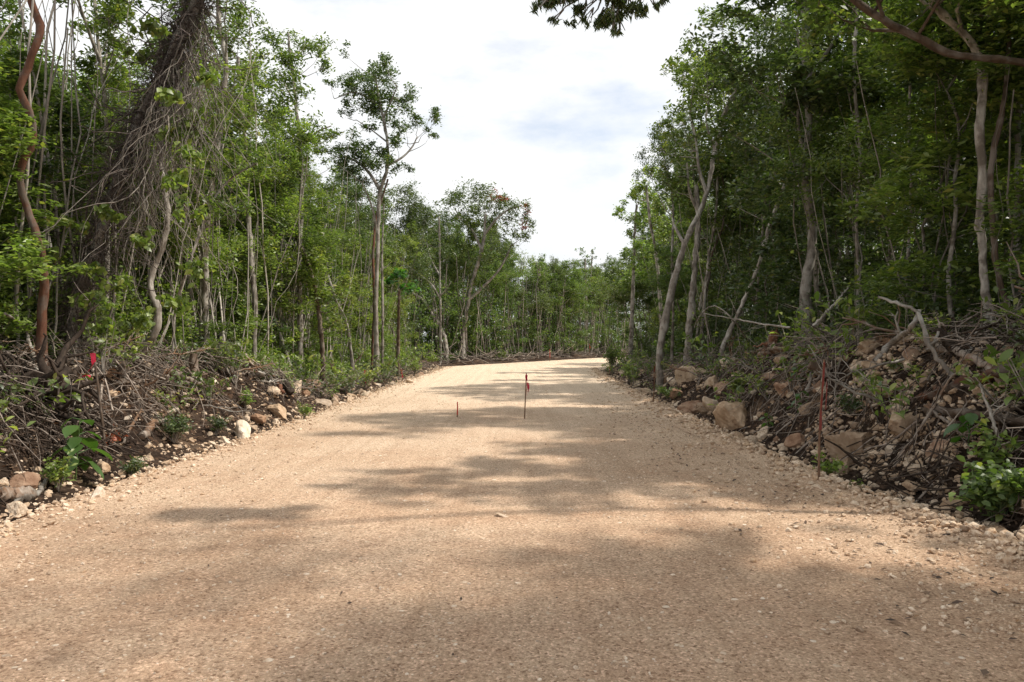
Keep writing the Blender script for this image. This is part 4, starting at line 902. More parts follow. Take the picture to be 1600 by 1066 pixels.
ROCKS = [
    (1148, 655, 23, 24, 'large flat-faced tan boulder leaning in the right bank', 'rock'),
    (1110, 633, 11, 15, 'upright tan block left of the large flat-faced boulder', 'rock'),
    (1080, 638, 17, 15, 'squat brownish boulder at the toe of the right bank', 'rock_red'),
    (1332, 700, 30, 26, 'largest pale boulder low in the right bank behind the tall red-taped stake', 'rock'),
    (1416, 666, 27, 22, 'pointed tan boulder with dark pits under the dead branches', 'rock'),
    (1395, 526, 19, 9, 'long orange slab lying on top of the rubble mound', 'rock_red'),
    (1374, 528, 6, 10, 'small upright pinkish stone left of the orange slab on the mound', 'rock_red'),
    (1358, 545, 15, 11, 'pale block under the orange slab on the mound', 'rock'),
    (1342, 568, 10, 11, 'wedge-shaped pale stone on the face of the mound', 'rock'),
    (1362, 571, 10, 7, 'flat cream stone right of the wedge-shaped one on the mound', 'rock'),
    (1249, 692, 15, 12, 'reddish angular stone in the ditch left of the tall stake', 'rock_red'),
    (1228, 608, 14, 13, 'rough pinkish stone half under leaves in the right bank', 'rock_red'),
    (1073, 588, 15, 14, 'pale pointed boulder behind the foot of the leaning grey trunk', 'rock'),
    (1120, 597, 9, 9, 'small tan stone above the upright tan block', 'rock'),
    (1041, 592, 11, 8, 'flat stone right at the foot of the leaning grey trunk', 'rock'),
    (1282, 602, 14, 8, 'orange-brown stone behind the top of the tall stake', 'rock_red'),
    (1385, 612, 14, 7, 'broad tan stone in the middle of the rubble mound', 'rock'),
    (1498, 523, 16, 8, 'rusty flat slab on the crest under the dead branches', 'rock_red'),
    (1428, 550, 10, 11, 'orange stone between the forked grey branches', 'rock_red'),
    (1435, 762, 15, 9, 'flat stone low in the ditch at the right', 'rock'),
    (1392, 705, 9, 9, 'pale chipped stone below the pointed boulder', 'rock_white'),
    (1470, 700, 16, 11, 'brown earthy lump beside the broad-leaved plant on the right', 'rock_red'),
    (1400, 640, 9, 8, 'whitish stone in brush left above the pointed boulder', 'rock_white'),
    (1275, 762, 7, 5, 'smooth cream stone at the foot of the tall red-taped stake', 'rock_white'),
    (1297, 765, 7, 4, 'dark grey stone just right of the foot of the tall stake', 'rock_red'),
    (995, 600, 7, 6, 'small boulder on the right verge near the small taped stick', 'rock'),
    (1012, 612, 8, 7, 'tan boulder in front of the leaning grey trunk', 'rock'),
    (1055, 617, 9, 7, 'red-brown stone between leaning trunk and squat boulder', 'rock_red'),
    (376, 676, 13, 15, 'white broken boulder at the foot of the left bank', 'rock_white'),
    (352, 690, 8, 7, 'small white stone left of the white broken boulder', 'rock_white'),
    (430, 640, 15, 14, 'buff boulder jutting from the left bank', 'rock'),
    (400, 655, 10, 9, 'brown lump between the two pale boulders of the left bank', 'rock_red'),
    (463, 607, 10, 11, 'rounded tan boulder high in the left bank by the reddish trunk', 'rock'),
    (486, 603, 10, 12, 'brown rounded boulder next to the rounded tan one in the left bank', 'rock_red'),
    (502, 628, 11, 8, 'bright white stone beside the road at the left verge', 'rock_white'),
    (521, 630, 8, 7, 'square white stone right of the bright white one at the verge', 'rock_white'),
    (425, 612, 9, 7, 'grey-white stone lying beside the sawn white log', 'rock_white'),
    (547, 619, 7, 5, 'flat pale stone on the left verge below the red tape', 'rock'),
    (565, 612, 6, 5, 'pale stone on the verge under the red tape', 'rock_white'),
    (610, 600, 7, 4, 'low pale stone left of the big-leaved sapling', 'rock'),
    (640, 596, 7, 4, 'low pale stone right of the big-leaved sapling', 'rock'),
    (31, 757, 22, 14, 'crumbly pink rock above the grey log in the lower left', 'rock_red'),
    (150, 772, 9, 9, 'white stone standing up among verge gravel at the left', 'rock_white'),
    (216, 722, 7, 6, 'white stone on the left verge below the orange leaves', 'rock_white'),
    (230, 716, 8, 6, 'cream stone on the left verge near the orange leaves', 'rock'),
    (157, 735, 9, 10, 'brown-grey stone right of the big-leaved plant at the left', 'rock'),
    (205, 740, 7, 5, 'grey stone on the gravel right of the big-leaved plant', 'rock'),
    (785, 806, 10, 2.2, 'flat white chip lying alone in the middle of the road', 'rock_white'),
]
for i, (a_, b_, rx, ry, lb, mt) in enumerate(ROCKS): rock(a_, b_, rx, ry, lb, mt, seed=i)
# medium rocks scattered through both banks, copies of eight shapes
rr_ = np.random.default_rng(90)
protos = [bpy.data.objects.new('rock', mk('rock', [(rock_mesh(700 + i, 9, .38, .82, .07), ICO4[1])], M[['rock', 'rock_white', 'rock_red', 'rock'][i % 4]], data_only=True, flat=True)) for i in range(8)]
used = []
def spread_rocks(n, side, y0, y1, s0, s1, r0, r1, label, group):
    x, y = bank_pts(rr_, n, side, y0, y1, s0, s1, 1.4)
    for a_, b_ in zip(x, y):
        o = protos[rr_.integers(0, 8)].copy(); C.objects.link(o); r = r0 + (r1 - r0) * rr_.random() ** 2.2
        o.location = (a_, b_, gh(a_, b_) + r * .15); o.scale = (r * rr_.uniform(.8, 1.5), r * rr_.uniform(.8, 1.3), r * rr_.uniform(.6, 1)); o.rotation_euler = (rr_.uniform(-.6, .6), rr_.uniform(-.6, .6), rr_.uniform(0, 6.3))
        tag(o, label, 'rock', group)
spread_rocks(70, 1, 6, 12, .25, 2.2, .05, .15, 'fist-sized to head-sized tan rock in the near right bank', 'rocks in the near right bank')
spread_rocks(50, 1, 12, 36, .15, 1.6, .07, .22, 'tan rock lying along the far part of the right bank', 'rocks in the far right bank')
spread_rocks(38, -1, 6.5, 15, .1, 1.3, .04, .11, 'pale rock at the foot of the near left bank', 'rocks in the near left bank')
spread_rocks(44, -1, 14, 46, -.05, .8, .06, .20, 'pale rock along the far part of the left verge', 'rocks on the far left verge')

# dead wood
def wood(name, label, pts, r, mat='deadwood', side=(), cat='branch', taper=.45, seed=0, k=16, group=None):
    """pts: (px, py, lift above the ground or depth when given as a 4-tuple's last value)"""
    rng = np.random.default_rng(seed + 300); W = []
    for q in pts:
        if len(q) == 4: W.append(P(q[0], q[1], q[3]))
        else: W.append(hit(q[0], q[1], q[2]))
    k = 26; W = np.array(W); m_ = np.sort(W[:, 1])[0]
    for i_, q in enumerate(pts):            # a sight line that clears the bank keeps the depth of the rest of the branch
        if W[i_, 1] > 1.3 * m_ + .6: W[i_] = P(q[0], q[1], m_ * 1.06)
    L = None; d = W[:, 1].mean(); L = resample(W, k)
    L[1:-1] += rng.normal(0, r / F * d * .22, (k - 2, 3))
    R = np.linspace(r, r * taper, k) / F * d * (1 + rng.normal(0, .07, k))
    parts = tubes(L[None], R[None], 11, rough=.11, seed=seed)
    tw, tr = [], []
    for n_, (t_, vx, vz, ln) in enumerate(side):
        j = int(t_ * (k - 1)); u = np.linspace(0, 1, 6)[:, None]; v = np.array([vx, rng.normal(0, .3), vz]); v /= np.linalg.norm(v)
        tw.append(L[j] + v * ln * u + np.vstack([[0, 0, 0], np.cumsum(rng.normal(0, .05 * ln, (5, 3)), 0)])); tr.append(np.linspace(R[j] * .6, R[j] * .18, 6))
        for _ in range(2):
            m = tw[-1][rng.integers(1, 5)] if len(tw) else L[j]
            v2 = unit(v + rng.normal(0, .7, 3)); l2 = ln * rng.uniform(.3, .55)
            tw.append(m + v2 * l2 * u + np.vstack([[0, 0, 0], np.cumsum(rng.normal(0, .04 * l2, (5, 3)), 0)])); tr.append(np.linspace(R[j] * .32, R[j] * .1, 6))
    if tw: parts += tubes(np.stack(tw), np.stack(tr), 5)
    return tag(local_obj(name, parts, M[mat], L[0], None), label, cat, group)
wood('log', 'weathered grey log end in the lower left corner', [(-40, 786, .03), (20, 780, .05), (50, 778, .05)], 11, taper=.9, seed=1, cat='log')
wood('branch', 'short curved limb lying against the grey log in the lower left corner', [(28, 786, .03), (55, 779, .03), (74, 762, .06)], 6, 'bark_grey', taper=.5, seed=2)
wood('branch', 'dark bent limb reaching right out of the black root ball', [(55, 655, .1), (75, 628, .15), (100, 615, .15), (135, 598, .25)], 8, 'darkwood', side=[(.6, .4, 1, .35)], seed=3)
wood('branch', 'long pale stick leaning up at the left end of the brush', [(82, 655, .0), (62, 610, .15), (38, 550, .35), (8, 490, 0, 8.8)], 3.5, 'bark_pale', seed=4, taper=.6)
wood('branch', 'thin grey branch lying across the middle of the left brush', [(262, 612, 0.31), (290, 618, 0.28), (318, 626, 0.24)], 4.5, seed=5)
wood('branch', 'forked pale branch in the brush above the orange leaves', [(120, 668, .05), (130, 640, .15), (145, 622, .25)], 4, seed=6, side=[(.5, -.8, .6, .3)])
wood('branch', 'buff branch lying at the foot of the brush right of the orange leaves', [(222, 690, .06), (240, 672, .1), (262, 668, .1)], 6, seed=7)
wood('branch', 'thin bare branch sticking up right of the orange leaves', [(193, 697, .02), (205, 680, .1), (222, 662, .2)], 3, seed=8)
wood('log', 'broken reddish log on top of the left brush pile', [(362, 534, 0.21), (390, 541, 0.21), (432, 562, 0.16)], 5, 'bark_red', seed=9, cat='log')
wood('log', 'sawn white log lying flat on the left bank', [(404, 604, 0.26), (420, 604, 0.26), (440, 606, 0.24)], 3.6, 'bark_pale', seed=10, taper=.95, cat='log')
wood('log', 'dark rotten log leaning below the sawn white log', [(434, 604, 0.24), (444, 616, 0.21), (455, 628, 0.19)], 5.5, 'darkwood', seed=11, cat='log', taper=.8)
wood('log', 'tan broken limb under the sawn white log', [(432, 612, 0.26), (438, 622, 0.21), (443, 628, 0.19)], 3.5, 'bark_red', seed=12, cat='log', taper=.8)
wood('branch', 'long pale branch on the lower left brush pile', [(285, 634, .1), (300, 634, .1), (325, 635, .1)], 3, seed=13)
wood('branch', 'dead limb propped at the left over the brush', [(0, 583, .1), (25, 590, .12), (55, 618, .1)], 3.5, 'deadwood', seed=14)
wood('log', 'grey log lying level on the right bank behind the brush', [(1166, 534, .1), (1200, 537, .1), (1242, 541, .1)], 3.8, 'deadwood', seed=20, cat='log', taper=.8)
wood('log', 'pale log with an orange broken end on the right bank', [(1188, 561, .08), (1215, 556, .08), (1256, 551, .05)], 5.5, 'deadwood', seed=21, cat='log', taper=.8)
wood('branch', 'angular grey branch standing up over the mound crest', [(1366, 572, .05), (1398, 545, .1), (1425, 512, 0, 8.8), (1436, 485, 0, 8.8)], 4.5, 'bark_grey', seed=22, taper=.7, side=[(.45, -.3, 1, .3)])
wood('branch', 'long bent grey branch running from the crest over to the left', [(1488, 602, .1), (1462, 556, 0, 8.3), (1446, 525, 0, 8.4), (1433, 487, 0, 8.7), (1405, 474, 0, 8.9), (1372, 464, 0, 9.1)], 4, 'bark_grey', seed=23, taper=.5, side=[(.3, 1, .5, .3)])
wood('branch', 'pale peeled branch rising beside the dark trunk on the crest', [(1452, 562, .1), (1458, 540, 0, 8.5), (1466, 518, 0, 8.5)], 4, 'bark_pale', seed=24)
wood('log', 'dark burnt trunk leaning on the crest at the right', [(1502, 568, .1), (1485, 542, 0, 8.6), (1466, 516, 0, 8.7)], 8, 'darkwood', seed=25, cat='log', taper=.8)
wood('log', 'grey limb coming in from the right edge above the mound', [(1640, 528, 0, 8.4), (1600, 537, 0, 8.3), (1545, 548, 0, 8.3), (1505, 562, .08)], 7.5, 'bark_grey', seed=26, cat='log', side=[(.4, -.3, .9, .5), (.7, .3, 1, .5)])
wood('log', 'knotted pale limb bending down to the right edge', [(1455, 555, .1), (1500, 572, .15), (1548, 578, 0, 7.7), (1568, 598, 0, 7.6), (1620, 632, 0, 7.5)], 7.5, 'deadwood', seed=27, cat='log', side=[(.3, -.1, 1, .4), (.55, .5, -1, .5)])
wood('log', 'reddish fallen trunk under the pale limbs at the right edge', [(1640, 590, .2), (1560, 600, .1), (1440, 630, .05)], 12, 'bark_red', seed=28, cat='log', taper=.7)
wood('log', 'dark log lying behind the broad-leaved plant on the right', [(1640, 684, .12), (1540, 668, .1), (1448, 655, .08)], 8, 'bark_brown', seed=29, cat='log', taper=.8)
wood('branch', 'thin pale branch falling in front of the reddish fallen trunk', [(1395, 740, .05), (1440, 690, .15), (1480, 630, .2), (1500, 575, 0, 7.8)], 3, 'deadwood', seed=30, side=[(.5, .6, .8, .3), (.75, -.6, .8, .3)])
wood('branch', 'thin forked branch reaching down towards the broad-leaved plant', [(1445, 655, .15), (1480, 680, .12), (1520, 708, .12), (1575, 722, .15)], 3, 'deadwood', seed=31, side=[(.3, -.3, -1, .2)])
wood('branch', 'upright grey twig in front of the reddish fallen trunk', [(1562, 690, 0, 6.9), (1545, 640, 0, 7.1), (1530, 600, 0, 7.3)], 3, 'bark_grey', seed=32, side=[(.4, .6, 1, .25)])
wood('branch', 'bleached arching dead branch in front of the forest, left of the thin leaning trunk', [(1180, 530, .1), (1150, 505, 0, 16), (1118, 478, 0, 16.2), (1096, 490, 0, 16.4), (1085, 512, 0, 16.6)], 1.8, 'bark_pale', seed=33, taper=.35, side=[(.3, .5, .8, .6), (.5, .8, .2, .7), (.7, -.6, .5, .5)])
wood('branch', 'long low bleached branch crossing above the right brush', [(1235, 512, 0, 14), (1190, 506, 0, 14.5), (1140, 497, 0, 15), (1100, 490, 0, 15.5)], 1.8, 'bark_pale', seed=34, taper=.35, side=[(.3, .3, -1, .5), (.6, -.4, .8, .5)])
wood('branch', 'pale splintered branch against the dark forest behind the mound', [(1270, 512, 0, 12), (1290, 490, 0, 12), (1308, 470, 0, 12.2), (1325, 450, 0, 12.4)], 3, 'bark_pale', seed=35, taper=.3, side=[(.4, .9, .4, .4)])
wood('branch', 'splintered red wood poking in at the right edge', [(1640, 505, 0, 8.2), (1600, 498, 0, 8.3), (1578, 492, 0, 8.4)], 6, 'bark_red', seed=36, taper=.2, side=[(.5, -1, .1, .15)])
wood('branch', 'thin grey branch lying on the near slope left of the pointed boulder', [(1330, 635, .05), (1375, 645, .08), (1402, 668, .05)], 2.2, 'deadwood', seed=37)
wood('branch', 'curved white branch stub between leaves in the right bank', [(1258, 622, .05), (1266, 608, .12), (1267, 598, .15)], 2.6, 'bark_pale', seed=38)
wood('branch', 'stripped white stick lying on the rubble left of the tall stake', [(1242, 580, .08), (1256, 580, .1), (1270, 578, .08)], 3.4, 'bark_pale', seed=39)
# copies of a few forked dead branches through the brush
def forked(seed, L, r):
    rng = np.random.default_rng(seed); k = 8
    d = np.cumsum(np.vstack([[0, 0, 0], unit(np.array([1, 0, .25]) + rng.normal(0, .22, (k - 1, 3))) * L / k]), 0)
    pr = tubes(d[None], np.linspace(r, r * .35, k)[None], 7); tw, tr = [], []
    for i in range(7):
        j = rng.integers(2, k - 1); v = unit(rng.normal(0, 1, 3) * .7 + np.array([.7, 0, .3])); u = np.linspace(0, 1, 6)[:, None]; l = L * rng.uniform(.15, .5)
        tw.append(d[j] + v * l * u + np.vstack([[0, 0, 0], np.cumsum(rng.normal(0, .06 * l, (5, 3)), 0)])); tr.append(np.linspace(r * .45, r * .12, 6))
    return pr + tubes(np.stack(tw), np.stack(tr), 5)
fk = [mk('dead_branch', forked(40 + i, L_, r_), M[m_], data_only=True) for i, (L_, r_, m_) in enumerate([(1.6, .028, 'deadwood'), (1.2, .022, 'bark_grey'), (2.0, .035, 'deadwood'), (1.0, .018, 'bark_pale'), (1.4, .03, 'bark_brown'), (1.1, .02, 'deadwood')])]
def spread_wood(n, side, y0, y1, s0, s1, label, group):
    x, y = bank_pts(rr_, n, side, y0, y1, s0, s1, 1.3)
    for a_, b_ in zip(x, y):
        o = bpy.data.objects.new('dead_branch', fk[rr_.integers(0, 6)]); C.objects.link(o); s = rr_.uniform(.5, 1.15)
        o.location = (a_, b_, gh(a_, b_) + rr_.uniform(.02, .25)); o.scale = (s, s, s); o.rotation_euler = (rr_.uniform(-3, 3), rr_.uniform(-.45, .2), rr_.uniform(0, 6.3))
        tag(o, label, 'branch', group)
spread_wood(46, -1, 6.5, 16, .7, 3.2, 'forked dead branch tangled in the near left brush pile', 'dead branches in the near left brush')
spread_wood(22, -1, 17, 44, .6, 2.6, 'forked dead branch lying along the far left verge', 'dead branches on the far left verge')
spread_wood(30, 1, 5.8, 12, .9, 3.2, 'forked dead branch lying on the near right bank', 'dead branches on the near right bank')
spread_wood(36, 1, 12, 40, .9, 3.4, 'forked dead branch in the brush along the far right bank', 'dead branches on the far right bank')

# stumps with torn roots
def stump(name, label, p, h, r, lean, nroots, mat, seed, rl=.5, cat='stump', down=True):
    rng = np.random.default_rng(seed); k = 9; u = np.linspace(0, 1, k)[:, None]
    ax = np.asarray(p) + np.array(lean) * h * u; rad = np.interp(u[:, 0], [0, .3, 1], [r * 1.5, r, r * .8]) * (1 + rng.normal(0, .1, k))
    pr = tubes(ax[None], rad[None], 12, rough=.16, seed=seed); tw, tr = [], []
    for i in range(nroots):
        v = unit(rng.normal(0, 1, 3) + np.array([0, -.4, -.25 if down else .3])); uu = np.linspace(0, 1, 7)[:, None]; l = rl * rng.uniform(.4, 1.3)
        tw.append(ax[0] + v * (r * .7 + l * uu) + np.vstack([[0, 0, 0], np.cumsum(rng.normal(0, .11 * l, (6, 3)), 0)])); tr.append(np.linspace(r * rng.uniform(.12, .45), r * .05, 7))
    pr += tubes(np.stack(tw), np.stack(tr), 6)
    return tag(local_obj(name, pr, M[mat], p, None), label, cat)
stump('stump', 'bleached uprooted stump with torn roots on top of the left bank', hit(385, 584, .32), .85, .11, (-.95, .1, -.12), 26, 'deadwood', 61, .38)
stump('stump', 'brown rooty stump below left of the bleached stump', hit(302, 606, .16), .42, .085, (-.1, .2, 1), 22, 'bark_brown', 62, .38)
stump('stump', 'short broken stump standing in the left brush', hit(192, 606, .05), .34, .055, (-.12, 0, 1), 16, 'bark_brown', 63, .3)
stump('charred_stump', 'black burnt upright stub with leaves sprouting, on the left bank crest', hit(340, 566, .0), .75, .06, (.08, 0, 1), 26, 'charred', 64, .3)
stump('root_ball', 'black earthy root ball at the left edge of the picture', hit(70, 650, .25), .5, .17, (-.8, .5, .3), 60, 'darkwood', 65, .62, 'root ball')
stump('stump', 'small dark uprooted stump in shade at the right bank', hit(1290, 590, .1), .3, .06, (-.8, 0, .3), 16, 'bark_brown', 66, .35)
stump('stump', 'brown torn stump with roots behind the logs of the right bank', hit(1205, 530, .12), .3, .09, (.3, 0, 1), 18, 'bark_red', 67, .4)

# plants
def shrub(name, label, px, py, rpx, hpx, leaf='leaf_bright', lsize=.07, n=260, broad=False, seed=0, cat='shrub', droop=.3, d=None, group=None):
    p = hit(px, py) if d is None else P(px, py, d); s = p[1] / F; rng = np.random.default_rng(800 + seed)
    if d is not None: p[2] = gh(p[0], p[1])
    r, h = rpx * s, hpx * s; ns = max(5, int(n / 30)); tw = []; cs = []
    u = np.linspace(0, 1, 6)[:, None]
    for i in range(ns):
        a_ = rng.uniform(0, 2 * PI); e = np.array([math.cos(a_) * r * rng.uniform(.1, .9), math.sin(a_) * r * rng.uniform(.1, .9), h * rng.uniform(.45, 1)])
        st = e * u + np.array([0, 0, 1]) * h * .2 * np.sin(u * PI) + np.vstack([[0, 0, 0], rng.normal(0, .02, (5, 3))])
        tw.append(p + st); m = int(n / ns)
        t_ = rng.uniform(.3, 1.05, m); cs.append(p + np.stack([np.interp(t_, u[:, 0], st[:, q]) for q in range(3)], -1) + rng.normal(0, lsize * .55, (m, 3)))
    root = empty(name, tuple(p), label, cat, group)
    local_obj('stem', tubes(np.stack(tw), np.tile(np.linspace(.006, .002, 6), (ns, 1)) * (1.4 if broad else 1), 5), M['liana'] if not broad else M['leaf_dark'], p, root)
    local_obj('foliage', [leaves(rng, np.concatenate(cs), lsize, aspect=.6 if broad else .42, detail=True, droop=droop)], M[leaf], p, root)
    return root
def bigleaf(name, label, px, py, hpx, llen, n, leaf='leaf_broad', seed=0, d=None, spread=.5):
    p = hit(px, py); s = p[1] / F; rng = np.random.default_rng(850 + seed); h = hpx * s
    u = np.linspace(0, 1, 6)[:, None]; st = p + np.array([rng.normal(0, .08), 0, 1]) * h * u; tw = [st]; ctr = []; Vs = []
    for i in range(n):
        t_ = .25 + .75 * i / max(1, n - 1); b = st[0] + (st[-1] - st[0]) * t_; a_ = i * 2.4 + rng.normal(0, .3); o_ = np.array([math.cos(a_), math.sin(a_), .35]); L = llen * rng.uniform(.7, 1.1) * (1.15 - .45 * t_)
        e = b + o_ * L * spread; tw.append(b + (e - b) * u); tdir = unit(np.array([o_[0], o_[1], -.55 + rng.normal(0, .2)])); sd = unit(np.cross(tdir, [0, 0, 1])); nn = np.cross(sd, tdir); g = []
        for q, w_ in ((0, .02), (.15, .3), (.35, .45), (.6, .4), (.85, .18), (1, .01)):
            c = e + tdir * L * q - nn * 0 + np.array([0, 0, -1]) * L * .25 * q * q
            g += [c - sd * L * w_ + nn * L * .07 * (w_ > .1), c, c + sd * L * w_ + nn * L * .07 * (w_ > .1)]
        Vs.append(np.array(g))
    q = np.array([[3 * i + j, 3 * i + j + 1, 3 * i + j + 4, 3 * i + j + 3] for i in range(5) for j in range(2)])
    Vb = np.concatenate(Vs); Fb = (q[None] + (np.arange(n) * 18)[:, None, None]).reshape(-1, 4)
    root = empty(name, tuple(p), label, 'plant')
    local_obj('stem', tubes(np.stack(tw), np.tile(np.linspace(.009, .004, 6), (len(tw), 1)), 6), M['leaf_broad'], p, root)
    local_obj('foliage', [(Vb, Fb)], M[leaf], p, root)
bigleaf('broadleaf_plant', 'upright plant with large heart-shaped leaves at the left roadside', 118, 752, 95, .27, 13, seed=1)
bigleaf('broadleaf_plant', 'young plant with big pale leaves on the right bank behind the dead branches', 1512, 712, 60, .23, 8, seed=2)
bigleaf('broadleaf_plant', 'dark broad-leaved plant in the right bank left of the tall stake', 1246, 652, 38, .15, 9, seed=3)
bigleaf('broadleaf_plant', 'small broad-leaved plant low in the right bank by the reddish stone', 1200, 608 + 65, 26, .13, 7, seed=4)
bigleaf('broadleaf_plant', 'broad-leaved sprig growing beside the rough pinkish stone', 1248, 605, 30, .14, 8, seed=5)
bigleaf('broadleaf_plant', 'large-leaved shoot below the black burnt stub', 362, 560, 30, .20, 9, seed=6)
shrub('shrub', 'feathery bright shoot left of the heart-leaved plant', 92, 770, 22, 60, 'leaf_bright', .06, 300, seed=1)
shrub('shrub', 'dark leafy shrub filling the right edge beside the road', 1555, 822, 70, 95, 'leaf_mid', .085, 900, seed=2, broad=True)
shrub('shrub', 'fresh yellow-green shoots standing above the dark shrub at the right edge', 1560, 760, 42, 95, 'leaf_bright', .085, 150, seed=3, broad=True)
shrub('shrub', 'bright green seedlings at the foot of the tall red-taped stake', 1293, 748, 26, 34, 'leaf_bright', .075, 130, seed=4, broad=True)
shrub('shrub', 'small bright sprig right of the seedlings at the tall stake', 1335, 765, 12, 12, 'leaf_bright', .05, 40, seed=5, broad=True)
shrub('fern_clump', 'dark ferny clump on the toe of the left bank', 272, 694, 36, 45, 'leaf_dark', .05, 900, seed=6, cat='fern')
shrub('fern_clump', 'smaller ferny clump right of the dark one on the left bank', 338, 682, 22, 32, 'leaf_dark', .05, 420, seed=7, cat='fern')
shrub('fern_clump', 'low grey-green fern spreading over the stones of the left verge', 205, 745, 34, 24, 'leaf_dark', .05, 420, seed=8, cat='fern')
shrub('shrub', 'upright bright shrub in the middle of the left bank', 384, 642, 14, 36, 'leaf_bright', .06, 240, seed=9)
shrub('shrub', 'yellow-green shrub low beside the road at the left bank', 474, 655, 13, 26, 'leaf_bright', .06, 240, seed=10)
shrub('shrub', 'small shrub above the yellow-green one on the left bank', 455, 618, 8, 18, 'leaf_bright', .06, 120, seed=11)
shrub('shrub', 'shrub sprouting from the brush right of the bleached stump', 392, 585, 16, 30, 'leaf_bright', .06, 200, seed=12)
shrub('shrub', 'leafy shoot growing right of the black burnt stub', 345, 545, 22, 34, 'leaf_mid', .08, 200, seed=13)
shrub('shrub', 'low weeds around the foot of the red tape on the left', 530, 612, 22, 22, 'leaf_bright', .08, 300, seed=14)
shrub('shrub', 'leafy weeds left of the tallest tree', 560, 600, 22, 24, 'leaf_mid', .09, 300, seed=15)
shrub('shrub', 'bright weeds between the tallest tree and the big-leaved sapling', 604, 592, 18, 26, 'leaf_bright', .1, 300, seed=16)
shrub('shrub', 'bright bush just right of the big-leaved sapling', 648, 588, 15, 28, 'leaf_bright', .1, 300, seed=17)
shrub('shrub', 'low green bush further along the left verge', 672, 572, 18, 22, 'leaf_bright', .12, 260, seed=18)
shrub('shrub', 'dark little bush at the far end of the left verge', 712, 566, 8, 16, 'leaf_dark', .12, 160, seed=19)
shrub('shrub', 'round green bush at the foot of the far wall beyond the left verge', 786, 562, 14, 18, 'leaf_mid', .15, 200, seed=20)
shrub('shrub', 'dense dark bush at the far end of the right verge', 956, 582, 20, 44, 'leaf_mid', .11, 1100, seed=21)
shrub('shrub', 'bright low bush in front of the dense dark bush on the right verge', 985, 600, 20, 32, 'leaf_bright', .1, 700, seed=22)
shrub('shrub', 'green weeds behind the small taped stick on the right', 1048, 625, 22, 22, 'leaf_mid', .08, 320, seed=23)
shrub('fern_clump', 'spread of dark ferns on the slope right of the tall stake', 1330, 650, 42, 30, 'leaf_dark', .055, 700, seed=24, cat='fern')
shrub('fern_clump', 'green fern patch on the upper right bank below the logs', 1270, 566, 40, 22, 'leaf_mid', .06, 500, seed=25, cat='fern')
shrub('shrub', 'small bright plant growing on the middle of the mound', 1342, 592, 10, 16, 'leaf_bright', .055, 120, seed=26)
shrub('shrub', 'leafy plants on the bank above the large flat-faced boulder', 1150, 618, 28, 34, 'leaf_mid', .08, 420, seed=27)
shrub('shrub', 'small weed on the bank left of the pointed boulder', 1400, 580, 14, 14, 'leaf_mid', .06, 120, seed=28)
shrub('climbing_plant', 'bright leaves climbing a stem left of the curved white trunk', 206, 560, 12, 110, 'leaf_bright', .1, 260, seed=29, cat='climbing plant')
shrub('shrub', 'pale green sprig in front of the tan trunk on the right', 1232, 505, 10, 26, 'leaf_bright', .09, 80, seed=30)
o = shrub('orange_leaved_plant', 'small plant with orange-red leaves in the left brush', 174, 700, 13, 26, 'leaf_bright', .07, 10, seed=31, cat='plant')
p_ = np.array(o.location); rng = np.random.default_rng(4)
M['orange_leaf'] = plain_mat('orange_leaf', (.45, .13, .06), .5, .35)
local_obj('coloured_leaves', [leaves(rng, p_ + np.array([0, 0, .12]) + rng.normal(0, 1, (60, 3)) * np.array([.06, .05, .06]), .07, aspect=.6, detail=True)], M['orange_leaf'], p_, o)
# seedlings, copies of four little plants
pl = []
for i, (lf, ls, n_, r_, h_) in enumerate([('leaf_bright', .06, 70, .12, .25), ('leaf_mid', .06, 90, .15, .3), ('leaf_dark', .045, 140, .2, .2), ('leaf_bright', .08, 50, .12, .4)]):
    rng = np.random.default_rng(950 + i); st = rng.normal(0, 1, (6, 3)) * np.array([r_, r_, 0]) + np.array([0, 0, h_]); u = np.linspace(0, 1, 5)[None, :, None]
    sm = mk('stem', tubes(st[:, None] * u, np.tile(np.linspace(.005, .002, 5), (6, 1)), 4), M['liana'], data_only=True)
    t_ = rng.uniform(.4, 1.05, n_)[:, None]; fm = mk('foliage', [leaves(rng, st[rng.integers(0, 6, n_)] * t_ + rng.normal(0, .03, (n_, 3)), ls, detail=True)], M[lf], data_only=True)
    pl.append((sm, fm))
def spread_plants(n, side, y0, y1, s0, s1, label, group, sc=1.0):
    x, y = bank_pts(rr_, n, side, y0, y1, s0, s1, 1.3)
    for a_, b_ in zip(x, y):
        v = pl[rr_.integers(0, 4)]; s = rr_.uniform(.6, 1.4) * sc * (1 + b_ * .02); e = empty('seedling', (a_, b_, gh(a_, b_)), label, 'plant', group); e.scale = (s, s, s); e.rotation_euler = (0, 0, rr_.uniform(0, 6))
        for nm, me in (('stem', v[0]), ('foliage', v[1])):
            o = bpy.data.objects.new(nm, me); C.objects.link(o); o.parent = e
spread_plants(44, -1, 7, 17, .5, 3.0, 'small green seedling growing through the near left brush', 'seedlings in the near left brush', 1.25)
spread_plants(40, -1, 17, 45, .2, 2.0, 'small green plant on the far left verge', 'small plants on the far left verge', 1.5)
spread_plants(40, 1, 6, 13, .9, 3.2, 'small green seedling on the near right bank', 'seedlings on the near right bank', 1.35)
spread_plants(36, 1, 13, 40, .3, 2.6, 'small green plant on the far right bank', 'small plants on the far right bank', 1.3)

